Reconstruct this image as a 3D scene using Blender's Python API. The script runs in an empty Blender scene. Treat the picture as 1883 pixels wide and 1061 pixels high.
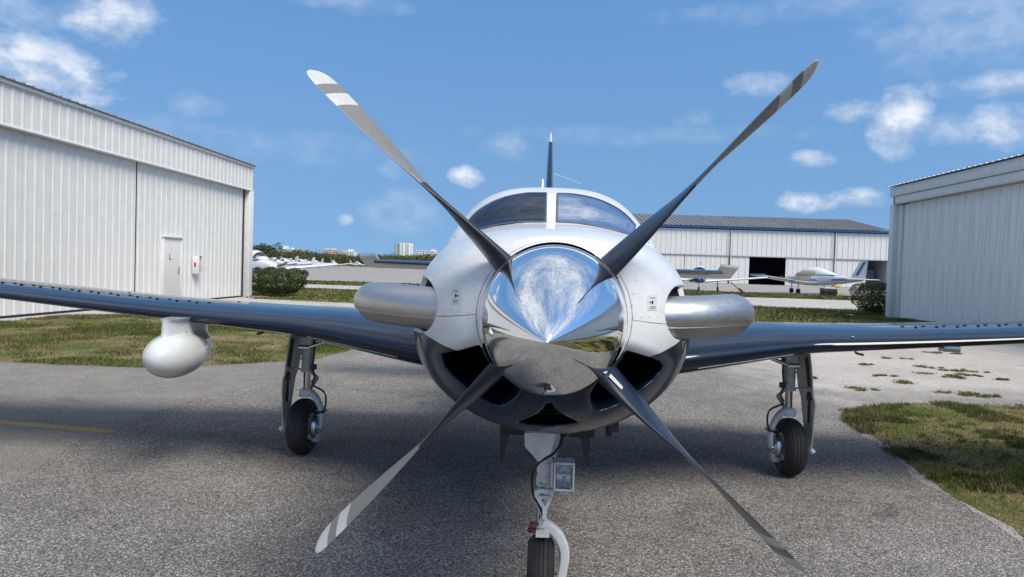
import bpy, math, random
import numpy as np
from mathutils import Vector, Matrix
from mathutils.bvhtree import BVHTree

rad = math.radians
rng = np.random.default_rng(7)
random.seed(7)
scene = bpy.context.scene
col = scene.collection

# ------------------------------------------------------------------ camera
EYE = 1.5135                        # eye height (m)
FPX = 1308.869                      # focal length in pixels of the 1883 px wide photograph
YAW, PITCH, ROLL = .0501182, .0285765, .032151
cam_data = bpy.data.cameras.new('camera')
cam_data.sensor_width = 36.0
cam_data.lens = 36.0*FPX/1883.0
cam_data.clip_start = 0.05
cam_data.clip_end = 8000
cam = bpy.data.objects.new('camera', cam_data)
col.objects.link(cam)
_cy, _sy, _cp, _sp = math.cos(YAW), math.sin(YAW), math.cos(PITCH), math.sin(PITCH)
FW = np.array([-_sy*_cp, _cy*_cp, -_sp])
RT = np.array([_cy, _sy, 0.0])
UP = np.cross(RT, FW)
_c, _s = math.cos(ROLL), math.sin(ROLL)
CX = RT*_c + UP*_s                  # image right / image up after the roll
CU = UP*_c - RT*_s
cam.matrix_world = Matrix(((CX[0], CU[0], -FW[0], 0), (CX[1], CU[1], -FW[1], 0), (CX[2], CU[2], -FW[2], EYE), (0, 0, 0, 1)))
scene.camera = cam
scene.render.resolution_x, scene.render.resolution_y = 1024, 577

def sight(px, py):
    """direction in the world seen at a photograph pixel"""
    d = FW*FPX + CX*(px-941.5) - CU*(py-530.5)
    return d/np.linalg.norm(d)
def at(px, py, Y):
    """measured point at distance Y down the field"""
    d = sight(px, py); p = np.array([0, 0, EYE]) + d*(Y/d[1]); return p
def gnd(px, py, z=0.0):
    d = sight(px, py); p = np.array([0, 0, EYE]) + d*((z-EYE)/d[2]); return p
def to_px(P):
    P = np.asarray(P, float) - np.array([0, 0, EYE])
    dd = P @ FW
    return np.stack([941.5 + FPX*(P @ CX)/dd, 530.5 - FPX*(P @ CU)/dd], -1)

# ------------------------------------------------------------------ sky, sun, exposure
SUN = np.array([0.43, -0.45, 0.78]); SUN /= np.linalg.norm(SUN)       # direction towards the sun
world = bpy.data.worlds.new('World'); scene.world = world
world.use_nodes = True
wn, wl = world.node_tree.nodes, world.node_tree.links
wn.clear()
def wmath(op, a, b=None, c=None, clamp=False):
    n = wn.new('ShaderNodeMath'); n.operation = op; n.use_clamp = clamp
    for i, v in enumerate((a, b, c)):
        if v is None: continue
        if isinstance(v, (int, float)): n.inputs[i].default_value = v
        else: wl.new(v, n.inputs[i])
    return n.outputs[0]
sky = wn.new('ShaderNodeTexSky'); sky.sky_type = 'NISHITA'; sky.sun_disc = False
sky.sun_elevation = math.asin(SUN[2]); sky.sun_rotation = math.atan2(SUN[0], SUN[1])
sky.altitude = 0; sky.air_density = 1.0; sky.dust_density = 0.2; sky.ozone_density = 3.0
tc = wn.new('ShaderNodeTexCoord')
sx = wn.new('ShaderNodeSeparateXYZ'); wl.new(tc.outputs['Generated'], sx.inputs[0])
# clear tropical air: the sky keeps its blue down to the horizon
cv = wn.new('ShaderNodeCombineXYZ'); wl.new(sx.outputs[0], cv.inputs[0]); wl.new(sx.outputs[1], cv.inputs[1]); wl.new(wmath('ADD', wmath('MULTIPLY', wmath('MAXIMUM', sx.outputs[2], 0), .64), .37), cv.inputs[2])
nv = wn.new('ShaderNodeVectorMath'); nv.operation = 'NORMALIZE'; wl.new(cv.outputs[0], nv.inputs[0]); wl.new(nv.outputs[0], sky.inputs[0])
az = wmath('ARCTAN2', sx.outputs[0], sx.outputs[1])
el = wmath('ARCSINE', sx.outputs[2])
n1 = wn.new('ShaderNodeTexNoise'); n1.inputs['Scale'].default_value = 24; n1.inputs['Detail'].default_value = 8; n1.inputs['Roughness'].default_value = .56
n1.inputs['Distortion'].default_value = .0
mp = wn.new('ShaderNodeMapping'); mp.inputs['Scale'].default_value = (1, 1, 1.5); wl.new(tc.outputs['Generated'], mp.inputs[0]); wl.new(mp.outputs[0], n1.inputs['Vector'])
n1o = n1.outputs[0]
clouds = [(200, 28, 62, 38, .9), (70, 128, 90, 46, .95), (30, 100, 50, 34, .9), (35, 25, 45, 28, .35), (360, 190, 45, 20, .22), (935, 268, 46, 24, .32), (857, 323, 27, 17, .85),
          (715, 312, 20, 15, .22), (637, 405, 14, 10, .5), (735, 395, 55, 40, .22), (1405, 155, 48, 17, .45), (1497, 291, 32, 13, .65),
          (1655, 222, 42, 44, 1), (1585, 203, 50, 16, .6), (1838, 232, 54, 30, .8), (1750, 238, 60, 22, .4), (1835, 152, 95, 18, .55),
          (1490, 371, 48, 15, .85), (1578, 364, 40, 16, .7), (1810, 40, 150, 75, .26), (1540, 8, 230, 18, .2), (1275, 218, 36, 14, .25), (640, 4, 90, 16, .3), (1180, 250, 260, 16, .14), (330, 250, 330, 28, .12)]
acc = None; shade_n = None; shade_d = None
for px, py, rx, ry, st in clouds:
    d = sight(px, py); a0 = math.atan2(d[0], d[1]); e0 = math.asin(d[2])
    ra, re = rx*1.3/FPX, ry*1.3/FPX
    u = wmath('MULTIPLY', wmath('SUBTRACT', az, a0), 1/ra)
    v = wmath('MULTIPLY', wmath('SUBTRACT', el, e0), 1/re)
    q = wmath('SUBTRACT', 1.0, wmath('ADD', wmath('MULTIPLY', u, u), wmath('MULTIPLY', v, v)))
    q = wmath('ADD', q, wmath('MULTIPLY', wmath('SUBTRACT', n1o, .50), 2.6))
    q = wmath('MULTIPLY', q, .78, clamp=True)
    q = wmath('MULTIPLY', wmath('POWER', q, 1.2), st*.78)
    qv = wmath('MULTIPLY', q, v)
    shade_n = qv if shade_n is None else wmath('ADD', shade_n, qv)
    shade_d = wmath('ADD', q, .02) if shade_d is None else wmath('ADD', shade_d, q)
    acc = q if acc is None else wmath('MAXIMUM', acc, q)
# the broken cloud field that spreads overhead
zz = wmath('ADD', wmath('MAXIMUM', sx.outputs[2], 0.02), .05)
cx_ = wn.new('ShaderNodeCombineXYZ'); wl.new(wmath('DIVIDE', sx.outputs[0], zz), cx_.inputs[0]); wl.new(wmath('DIVIDE', sx.outputs[1], zz), cx_.inputs[1])
n2 = wn.new('ShaderNodeTexNoise'); n2.inputs['Scale'].default_value = 1.35; n2.inputs['Detail'].default_value = 9; n2.inputs['Roughness'].default_value = .58
wl.new(cx_.outputs[0], n2.inputs['Vector'])
over = wmath('MULTIPLY', wmath('SUBTRACT', n2.outputs[0], .355), 4.2, clamp=True)
ramp = wmath('MULTIPLY', wmath('SUBTRACT', el, rad(23)), 1/rad(16), clamp=True)
over = wmath('MULTIPLY', wmath('MULTIPLY', over, ramp), .85)
acc = wmath('MAXIMUM', acc, over)
# cloud colour follows its thickness
# tops are bright, bases grey
hgt = wmath('ADD', wmath('MULTIPLY', wmath('DIVIDE', shade_n, shade_d), .16), wmath('ADD', n1o, .03))
cr = wn.new('ShaderNodeValToRGB'); wl.new(hgt, cr.inputs[0])
cr.color_ramp.elements[0].position = .38; cr.color_ramp.elements[0].color = (3.7, 4.1, 4.75, 1)
cr.color_ramp.elements[1].position = .62; cr.color_ramp.elements[1].color = (6.3, 6.35, 6.45, 1)
tint = wn.new('ShaderNodeMix'); tint.data_type = 'RGBA'; tint.blend_type = 'MULTIPLY'; tint.inputs[0].default_value = 1
wl.new(sky.outputs[0], tint.inputs[6]); 
tg = wn.new('ShaderNodeMix'); tg.data_type = 'RGBA'; wl.new(wmath('MULTIPLY', el, 1/rad(24), clamp=True), tg.inputs[0])
tg.inputs[6].default_value = (1.0, 1.10, 1.02, 1); tg.inputs[7].default_value = (.86, 1.18, 1.29, 1); wl.new(tg.outputs[2], tint.inputs[7])
mixc = wn.new('ShaderNodeMix'); mixc.data_type = 'RGBA'
wl.new(acc, mixc.inputs[0]); wl.new(tint.outputs[2], mixc.inputs[6]); wl.new(cr.outputs[0], mixc.inputs[7])
bg = wn.new('ShaderNodeBackground'); bg.inputs['Strength'].default_value = 0.12
wl.new(mixc.outputs[2], bg.inputs[0])
wo = wn.new('ShaderNodeOutputWorld'); wl.new(bg.outputs[0], wo.inputs[0])

sun_data = bpy.data.lights.new('sun', 'SUN'); sun_data.energy = 3.0; sun_data.angle = rad(28); sun_data.color = (1, .925, .81)
sun = bpy.data.objects.new('sun', sun_data); col.objects.link(sun)
sun.rotation_euler = Vector((-SUN[0], -SUN[1], -SUN[2])).to_track_quat('-Z', 'Y').to_euler()
sun.location = (8, -12, 24)
vs = scene.view_settings
vs.view_transform = 'Standard'; vs.look = 'None'; vs.exposure = 0.55; vs.gamma = 1.0; vs.use_curve_mapping = False

# ------------------------------------------------------------------ materials
class N:
    """small node-tree writer"""
    def __init__(s, name):
        s.m = bpy.data.materials.new(name); s.m.use_nodes = True
        s.t = s.m.node_tree; s.n = s.t.nodes; s.l = s.t.links
        s.b = s.n['Principled BSDF']; s.out = s.n['Material Output']
    def set(s, node, k, v):
        i = node.inputs[k]
        if hasattr(v, 'is_linked') or isinstance(v, bpy.types.NodeSocket): s.l.new(v, i)
        else: i.default_value = v
    def math(s, op, a, b=None, clamp=False):
        n = s.n.new('ShaderNodeMath'); n.operation = op; n.use_clamp = clamp
        s.set(n, 0, a)
        if b is not None: s.set(n, 1, b)
        return n.outputs[0]
    def coord(s, scale=(1, 1, 1), which='Object'):
        t = s.n.new('ShaderNodeTexCoord'); m = s.n.new('ShaderNodeMapping'); m.inputs['Scale'].default_value = scale
        s.l.new(t.outputs[which], m.inputs[0]); return m.outputs[0]
    def noise(s, vec, scale, detail=4, rough=.55, dist=0):
        n = s.n.new('ShaderNodeTexNoise'); s.l.new(vec, n.inputs['Vector'])
        n.inputs['Scale'].default_value = scale; n.inputs['Detail'].default_value = detail; n.inputs['Roughness'].default_value = rough; n.inputs['Distortion'].default_value = dist
        return n.outputs[0]
    def voro(s, vec, scale, feature='F1', out='Color'):
        n = s.n.new('ShaderNodeTexVoronoi'); n.feature = feature; s.l.new(vec, n.inputs['Vector']); n.inputs['Scale'].default_value = scale
        return n.outputs[out]
    def ramp(s, fac, stops, interp='LINEAR'):
        r = s.n.new('ShaderNodeValToRGB'); s.l.new(fac, r.inputs[0]); r.color_ramp.interpolation = interp
        e = r.color_ramp.elements
        while len(e) < len(stops): e.new(.5)
        for i, (p, c) in enumerate(stops):
            e[i].position = p
            if isinstance(c, (int, float)): c = (c, c, c)
            e[i].color = (*c, 1)
        return r.outputs[0]
    def mix(s, fac, a, b, blend='MIX'):
        n = s.n.new('ShaderNodeMix'); n.data_type = 'RGBA'; n.blend_type = blend
        for k, v in ((0, fac), (6, a), (7, b)):
            if isinstance(v, tuple) and len(v) == 3: v = (*v, 1)
            s.set(n, k, v)
        return n.outputs[2]
    def attr(s, name, out='Fac'):
        n = s.n.new('ShaderNodeAttribute'); n.attribute_name = name; return n.outputs[out]
    def bump(s, h, strength=.3, dist=.01):
        n = s.n.new('ShaderNodeBump'); n.inputs['Strength'].default_value = strength; n.inputs['Distance'].default_value = dist
        s.l.new(h, n.inputs['Height']); s.l.new(n.outputs[0], s.b.inputs['Normal'])
    def P(s, **k):
        names = dict(base='Base Color', rough='Roughness', metal='Metallic', spec='Specular IOR Level', coat='Coat Weight', coatr='Coat Roughness', trans='Transmission Weight', ior='IOR', alpha='Alpha')
        for a, v in k.items():
            if isinstance(v, tuple) and len(v) == 3: v = (*v, 1)
            s.set(s.b, names[a], v)
        return s
MATS = {}
def mat(name, base, rough=.5, metal=0., coat=0., spec=.5, grime=0.15, gscale=6., bump=0.):
    """plain painted / metal / rubber surface with a little uneven wear"""
    if name in MATS: return MATS[name]
    n = N(name); v = n.coord()
    g = n.noise(v, gscale, 6, .65)
    b = tuple(base)
    c = n.ramp(g, [(.3, tuple(x*(1-grime) for x in b)), (.7, tuple(min(1, x*(1+grime*.5)) for x in b))])
    r = n.ramp(n.noise(v, gscale*2.3, 4), [(.3, max(0.02, rough*.8)), (.75, min(1, rough*1.25))])
    n.P(base=c, rough=r, metal=metal, coat=coat, coatr=.04, spec=spec)
    if bump: n.bump(n.noise(v, gscale*20, 3), bump, .004)
    MATS[name] = n.m
    return n.m

# ------------------------------------------------------------------ mesh helpers
def mesh(name, V, F, mats=None, smooth=False, attrs=None, fmat=None):
    me = bpy.data.meshes.new(name)
    V = np.asarray(V, np.float32).reshape(-1, 3)
    if isinstance(F, np.ndarray):
        k = F.shape[1]
        me.vertices.add(len(V)); me.vertices.foreach_set('co', V.ravel())
        me.loops.add(F.size); me.loops.foreach_set('vertex_index', F.astype(np.int32).ravel())
        me.polygons.add(len(F)); me.polygons.foreach_set('loop_start', np.arange(0, F.size, k, dtype=np.int32))
        me.polygons.foreach_set('loop_total', np.full(len(F), k, np.int32))
        me.update(calc_edges=True)
    else:
        me.from_pydata(V.tolist(), [], F); me.update()
    for m in (mats if isinstance(mats, (list, tuple)) else [mats]):
        if m: me.materials.append(m)
    if fmat is not None: me.polygons.foreach_set('material_index', np.asarray(fmat, np.int32))
    if smooth is True: me.polygons.foreach_set('use_smooth', np.ones(len(me.polygons), bool))
    elif smooth:
        me.polygons.foreach_set('use_smooth', np.ones(len(me.polygons), bool)); me.set_sharp_from_angle(angle=rad(smooth))
    for k, v in (attrs or {}).items():
        v = np.asarray(v, np.float32)
        if v.ndim == 1:
            a = me.attributes.new(k, 'FLOAT', 'POINT'); a.data.foreach_set('value', v)
        else:
            a = me.attributes.new(k, 'FLOAT_COLOR', 'POINT'); a.data.foreach_set('color', v.ravel())
    me.validate()
    return me
def ob(name, me, parent=None, loc=(0, 0, 0), rot=(0, 0, 0)):
    o = bpy.data.objects.new(name, me); col.objects.link(o)
    o.location = loc; o.rotation_euler = rot
    if parent: o.parent = parent
    return o
def mk(name, VF, m, parent=None, smooth=40, loc=(0, 0, 0), rot=(0, 0, 0), **k):
    return ob(name, mesh(name, VF[0], VF[1], m, smooth, **k), parent, loc, rot)
def thing(name, loc=(0, 0, 0), rz=0): return ob(name, None, None, loc, (0, 0, rz))
def tag(o, label, cat, group=None):
    o['label'] = label; o['category'] = cat
    if group: o['group'] = group
    return o
def struct(o): o['kind'] = 'structure'; return o
def stuff(o, label=None, cat=None):
    o['kind'] = 'stuff'
    if label: o['label'] = label
    if cat: o['category'] = cat
    return o
def join(*L):
    V, F, k = [], [], 0
    for v, f in L:
        v = np.asarray(v, float).reshape(-1, 3)
        V.append(v); F += [tuple(int(i)+k for i in q) for q in f]; k += len(v)
    return np.concatenate(V), F
def move(VF, d): return np.asarray(VF[0], float)+np.asarray(d, float), VF[1]
def xf(VF, M):
    v = np.asarray(VF[0], float); M = np.array(M)
    return v @ M[:3, :3].T + M[:3, 3], VF[1]
def mirror(VF): return np.asarray(VF[0], float)*np.array([-1, 1, 1]), [tuple(reversed(f)) for f in VF[1]]
def box(x0, x1, y0, y1, z0, z1, b=0.0):
    if b <= 0:
        V = [(x0, y0, z0), (x1, y0, z0), (x1, y1, z0), (x0, y1, z0), (x0, y0, z1), (x1, y0, z1), (x1, y1, z1), (x0, y1, z1)]
        return np.array(V, float), [(0, 3, 2, 1), (4, 5, 6, 7), (0, 1, 5, 4), (1, 2, 6, 5), (2, 3, 7, 6), (3, 0, 4, 7)]
    def ringp(z, i):
        return [(x0+i+0, y0+b, z), (x0+b, y0+i, z), (x1-b, y0+i, z), (x1-i, y0+b, z), (x1-i, y1-b, z), (x1-b, y1-i, z), (x0+b, y1-i, z), (x0+i, y1-b, z)]
    rings = [ringp(z0, b*.55), ringp(z0+b, 0), ringp(z1-b, 0), ringp(z1, b*.55)]
    return loft(rings, True, True)
def loft(rings, cap0=False, cap1=False, closed=True):
    n = len(rings[0]); V = np.array([p for r in rings for p in r], float); F = []
    for i in range(len(rings)-1):
        for j in range(n if closed else n-1):
            a = i*n+j; b = i*n+(j+1) % n
            F.append((a, b, b+n, a+n))
    if cap0: F.append(tuple(reversed(range(n))))
    if cap1: F.append(tuple(range((len(rings)-1)*n, len(rings)*n)))
    return V, F
def frame(t, hint=(0, 0, 1)):
    t = t/np.linalg.norm(t); h = np.array(hint, float)
    if abs(t @ h) > .95: h = np.array([1., 0, 0]) if abs(t[0]) < .9 else np.array([0, 1., 0])
    u = np.cross(h, t); u /= np.linalg.norm(u); v = np.cross(t, u); return u, v
def tube(path, r, n=12, cap=True, hint=(0, 0, 1)):
    path = np.asarray(path, float); k = len(path)
    r = np.full(k, r) if np.isscalar(r) else np.asarray(r, float)
    rings = []
    for i in range(k):
        t = path[min(i+1, k-1)]-path[max(i-1, 0)]
        u, v = frame(t, hint)
        rings.append([path[i]+r[i]*(u*math.cos(a)+v*math.sin(a)) for a in np.linspace(0, 2*math.pi, n, endpoint=False)])
    return loft(rings, cap, cap)
def lathe(profile, n=32, axis='y', c=(0, 0, 0), cap0=False, cap1=False):
    rings = []
    for s, r in profile:
        R = []
        for a in np.linspace(0, 2*math.pi, n, endpoint=False):
            p, q = r*math.cos(a), r*math.sin(a)
            R.append({'y': (p, s, q), 'x': (s, q, p), 'z': (q, p, s)}[axis])
        rings.append(np.array(R)+np.array(c))
    return loft(rings, cap0, cap1)
def spline(P, n):
    """smooth curve through points (Catmull-Rom)"""
    P = np.asarray(P, float); k = len(P); out = []
    for t in np.linspace(0, k-1, n):
        i = min(int(t), k-2); f = t-i
        p0, p1, p2, p3 = P[max(i-1, 0)], P[i], P[i+1], P[min(i+2, k-1)]
        out.append(.5*((2*p1)+(-p0+p2)*f+(2*p0-5*p1+4*p2-p3)*f*f+(-p0+3*p1-3*p2+p3)*f**3))
    return np.array(out)
def pchip(xs, ys, x):
    xs, ys, x = map(lambda a: np.asarray(a, float), (xs, ys, x))
    h = np.diff(xs); d = np.diff(ys)/h; m = np.zeros_like(ys)
    for i in range(1, len(xs)-1):
        if d[i-1]*d[i] > 0:
            w1, w2 = 2*h[i]+h[i-1], h[i]+2*h[i-1]; m[i] = (w1+w2)/(w1/d[i-1]+w2/d[i])
    m[0], m[-1] = d[0], d[-1]
    i = np.clip(np.searchsorted(xs, x)-1, 0, len(xs)-2); t = (x-xs[i])/h[i]
    return ((1+2*t)*(1-t)**2*ys[i]+t*(1-t)**2*h[i]*m[i]+t*t*(3-2*t)*ys[i+1]+t*t*(t-1)*h[i]*m[i+1])
def poly_sd(P, poly):
    """signed distance to a polygon, positive inside"""
    P = np.asarray(P, float); poly = np.asarray(poly, float)
    d = np.full(len(P), 1e18); ins = np.zeros(len(P), bool)
    for i in range(len(poly)):
        a, b = poly[i], poly[(i+1) % len(poly)]; e = b-a; w = P-a
        t = np.clip((w @ e)/max(e @ e, 1e-12), 0, 1); q = w-t[:, None]*e
        d = np.minimum(d, (q*q).sum(1))
        c = (a[1] > P[:, 1]) != (b[1] > P[:, 1])
        with np.errstate(divide='ignore', invalid='ignore'):
            ins ^= c & (P[:, 0] < (b[0]-a[0])*(P[:, 1]-a[1])/(b[1]-a[1]+1e-30)+a[0])
    return np.sqrt(d)*np.where(ins, 1, -1)
def sstep(x): x = np.clip(x, 0, 1); return x*x*(3-2*x)
def extrude(poly, y0, y1, axis='y'):
    """prism of a polygon given in two coordinates"""
    n = len(poly); R = []
    for s in (y0, y1):
        R.append([{'y': (a, s, b), 'x': (s, a, b), 'z': (a, b, s)}[axis] for a, b in poly])
    return loft(R, True, True)
def text_mesh(name, body, size, m, parent, M, depth=.002):
    cu = bpy.data.curves.new(name, 'FONT'); cu.body = body; cu.size = size; cu.align_x = 'CENTER'; cu.align_y = 'CENTER'; cu.extrude = depth
    t = bpy.data.objects.new('tmp', cu); col.objects.link(t)
    bpy.context.view_layer.update()
    me = bpy.data.meshes.new_from_object(t.evaluated_get(bpy.context.evaluated_depsgraph_get()))
    bpy.data.objects.remove(t)
    me.materials.clear(); me.materials.append(m); me.name = name
    me.transform(M)
    return ob(name, me, parent)
def vnoise(P, s, seed=0):
    """cheap smooth 2-d value noise for scattering"""
    P = np.asarray(P, float)*s; r = np.random.default_rng(seed).random((64, 64))
    i = np.floor(P).astype(int); f = P-i; f = f*f*(3-2*f)
    g = lambda a, b: r[(i[:, 0]+a) % 64, (i[:, 1]+b) % 64]
    return (g(0, 0)*(1-f[:, 0])+g(1, 0)*f[:, 0])*(1-f[:, 1])+(g(0, 1)*(1-f[:, 0])+g(1, 1)*f[:, 0])*f[:, 1]
# ------------------------------------------------------------------ ground materials
def asphalt_mat(name, scale, dark, mid, light, bump, stain=.5, warm=(1, .97, .94), var=.25, bleached=False):
    n = N(name); v = n.coord()
    c = n.voro(v, scale); s = n.n.new('ShaderNodeSeparateColor'); n.l.new(c, s.inputs[0])
    stone = n.ramp(s.outputs[0], [(0, dark), (.45, mid), (.8, mid*1.35), (1, light)])
    tint = n.mix(n.math('MULTIPLY', s.outputs[1], .6), (1, 1, 1), warm)
    stone = n.mix(1., stone, tint, 'MULTIPLY')
    d = n.voro(v, scale, 'F1', 'Distance')
    gap = n.ramp(d, [(.25, 1.0), (.75, .42)])
    stone = n.mix(1., stone, gap, 'MULTIPLY')
    big = n.ramp(n.noise(v, .55, 7, .62, .6), [(.28, 1-stain*.55), (.5, 1.0), (.75, 1+var)])
    mid_ = n.ramp(n.noise(v, 3.1, 5, .6), [(.3, .86), (.7, 1.1)])
    spots = n.ramp(n.noise(v, 1.7, 3, .5, 1.2), [(.24, .55), (.33, 1.0)])
    out = n.mix(1., n.mix(1., stone, big, 'MULTIPLY'), mid_, 'MULTIPLY')
    out = n.mix(1., n.mix(1., out, spots, 'MULTIPLY'), (1.28, 1.215, 1.155), 'MULTIPLY')
    if bleached:
        # sun-bleached, worn-thin surfacing towards the right side of the ramp
        sp = n.n.new('ShaderNodeSeparateXYZ'); n.l.new(v, sp.inputs[0])
        w1 = n.math('MULTIPLY', n.math('SUBTRACT', n.noise(v, .7, 6, .65), .5), 5.0)
        fx = n.math('MULTIPLY', n.math('ADD', n.math('SUBTRACT', sp.outputs[0], 2.2), w1), .45, True)
        fy = n.math('MULTIPLY', n.math('ADD', n.math('SUBTRACT', sp.outputs[1], 8.3), w1), .40, True)
        far_ = n.math('MULTIPLY', n.math('ADD', n.math('SUBTRACT', sp.outputs[1], 7.0), w1), .16, True)
        out = n.mix(far_, out, n.mix(1., out, (1.28, 1.26, 1.24), 'MULTIPLY'))
        out = n.mix(n.math('MULTIPLY', fx, fy), out, n.mix(.45, n.mix(1., out, (1.9, 1.87, 1.84), 'MULTIPLY'), (.40, .38, .355)))
    h = n.math('SUBTRACT', 1.0, d)
    n.P(base=out, rough=.92, spec=.25); n.bump(h, bump, .006)
    return n.m
M_asphalt = asphalt_mat('coarse_asphalt', 118, .075, .185, .46, .8, stain=.42, bleached=True)
M_smooth = asphalt_mat('smooth_old_asphalt', 170, .12, .205, .36, .45, stain=.34, var=.15, warm=(1, .95, .9))
M_pale = asphalt_mat('pale_worn_asphalt', 60, .2, .34, .56, .6, stain=.35, var=.2, warm=(1, .96, .91))
M_conc = asphalt_mat('concrete_pavement', 30, .36, .42, .5, .1, stain=.3, var=.1, warm=(1, .96, .9))
M_apron = asphalt_mat('far_apron', 14, .26, .3, .36, .1, stain=.35, var=.15, warm=(1, .97, .93))
n = N('dry_turf_soil'); v = n.coord()
g = n.noise(v, 1.1, 7, .68, .5); g2 = n.noise(v, 14, 6, .7)
c = n.ramp(n.math('ADD', n.math('MULTIPLY', g, .6), n.math('MULTIPLY', g2, .4)), [(.32, (.045, .075, .018)), (.45, (.085, .105, .03)), (.52, (.17, .135, .065)), (.66, (.27, .23, .15)), (.8, (.40, .36, .28))])
n.P(base=c, rough=.95, spec=.1); n.bump(n.noise(v, 60, 5, .7), .7, .02); M_turf = n.m
n = N('grass_blade'); n.P(base=n.attr('tint', 'Color'), rough=.75, spec=.18)
M_blade = n.m
M_yellow = mat('faded_yellow_paint', (.36, .25, .09), .85, grime=.45, gscale=30)

def sheet(name, pts, z, m, jitter=0., step=.5, seed=1):
    """flat paving or turf sheet with an uneven outline"""
    pts = [np.array(p[:2], float) for p in pts]; out = []
    r = np.random.default_rng(seed)
    for i in range(len(pts)):
        a, b = pts[i], pts[(i+1) % len(pts)]; L = np.linalg.norm(b-a); k = max(1, int(L/step)) if jitter else 1
        for j in range(k):
            p = a+(b-a)*j/k
            if jitter:
                nrm = np.array([-(b-a)[1], (b-a)[0]])/max(L, 1e-6)
                w = vnoise(p[None], .9, seed)[0]-.5 + .6*(vnoise(p[None], 3.3, seed+1)[0]-.5)
                p = p+nrm*w*2*jitter+r.normal(0, jitter*.08, 2)
            out.append((p[0], p[1], z))
    import mathutils.geometry as mg
    tri = mg.tessellate_polygon([[Vector(p) for p in out]])
    F = []
    for t in tri:
        a, b, c = (Vector(out[i]) for i in t)
        F.append(tuple(t) if (b-a).cross(c-a).z > 0 else tuple(reversed(t)))
    k = len(out); low = [(p[0], p[1], -.003) for p in out]          # edges turned down to the base
    area = sum(out[i][0]*out[(i+1) % k][1]-out[(i+1) % k][0]*out[i][1] for i in range(k))
    for i in range(k):
        j = (i+1) % k; q = (i, k+i, k+j, j); F.append(q if area > 0 else tuple(reversed(q)))
    return ob(name, mesh(name, out+low, F, m)), np.array(out)[:, :2]

o = struct(ob('ground', mesh('ground', [(-4000, -900, -.012), (4000, -900, -.012), (4000, 7000, -.012), (-4000, 7000, -.012)], [(0, 1, 2, 3)], M_turf)))
o, _ = sheet('asphalt_ramp', [(-13.2, -70), (14.6, -70), (14.6, 26.5), (-3, 26.5), (-3, 20), (-13.2, 20)], 0.0, M_asphalt); struct(o)
o, _ = sheet('old_pavement', [(-13, -70), (-3.0, -70), (-3.1, -10), (-3.3, 1), (-3.48, 4.38), (-3.75, 6.2), (-3.80, 7.2), (-3.5, 8.4), (-3.19, 9.3), (-3.1, 10.7), (-3.2, 12.2), (-3.4, 20), (-13, 20)], .0018, M_smooth, .12, .12, 3); struct(o)
o, _ = sheet('hangar_walk', [(-13.2, 20), (-13.2, -70), (-11.75, -70), (-11.75, 16.6), (-10.4, 19.2), (-3.4, 19.2), (-3.4, 25.6), (-13.2, 27.2)], .012, M_conc); struct(o)
o, _ = sheet('hangar_sill', [(-13.2, 27.2), (-11.6, 27.0), (-11.6, 29.2), (-13.2, 29.2)], .016, M_conc); struct(o)
o, _ = sheet('access_road', [(-80, 39.8), (-5, 40.2), (4, 37.5), (9, 35.8), (16, 35.6), (90, 36), (90, 51), (17, 51), (9, 49.5), (-5, 46.6), (-80, 46.6)], .008, M_conc); struct(o)
o, _ = sheet('far_apron', [(-420, 60), (-5, 60), (12, 66), (150, 66), (150, 320), (-420, 320)], .008, M_apron); struct(o)
o, _ = sheet('far_apron_edge', [(-60, 57), (0, 57), (0, 60.2), (-60, 60.2)], .010, M_conc, .3, 1.5, 9); struct(o)
YL = [(-12.9, 6.7), (-4.76, 5.99), (-3.7, 5.84), (-3.66, 5.94), (-4.78, 6.10), (-12.9, 6.83)]
o, _ = sheet('yellow_line', YL, .0036, M_yellow, .012, .12, 4); struct(o)

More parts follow.
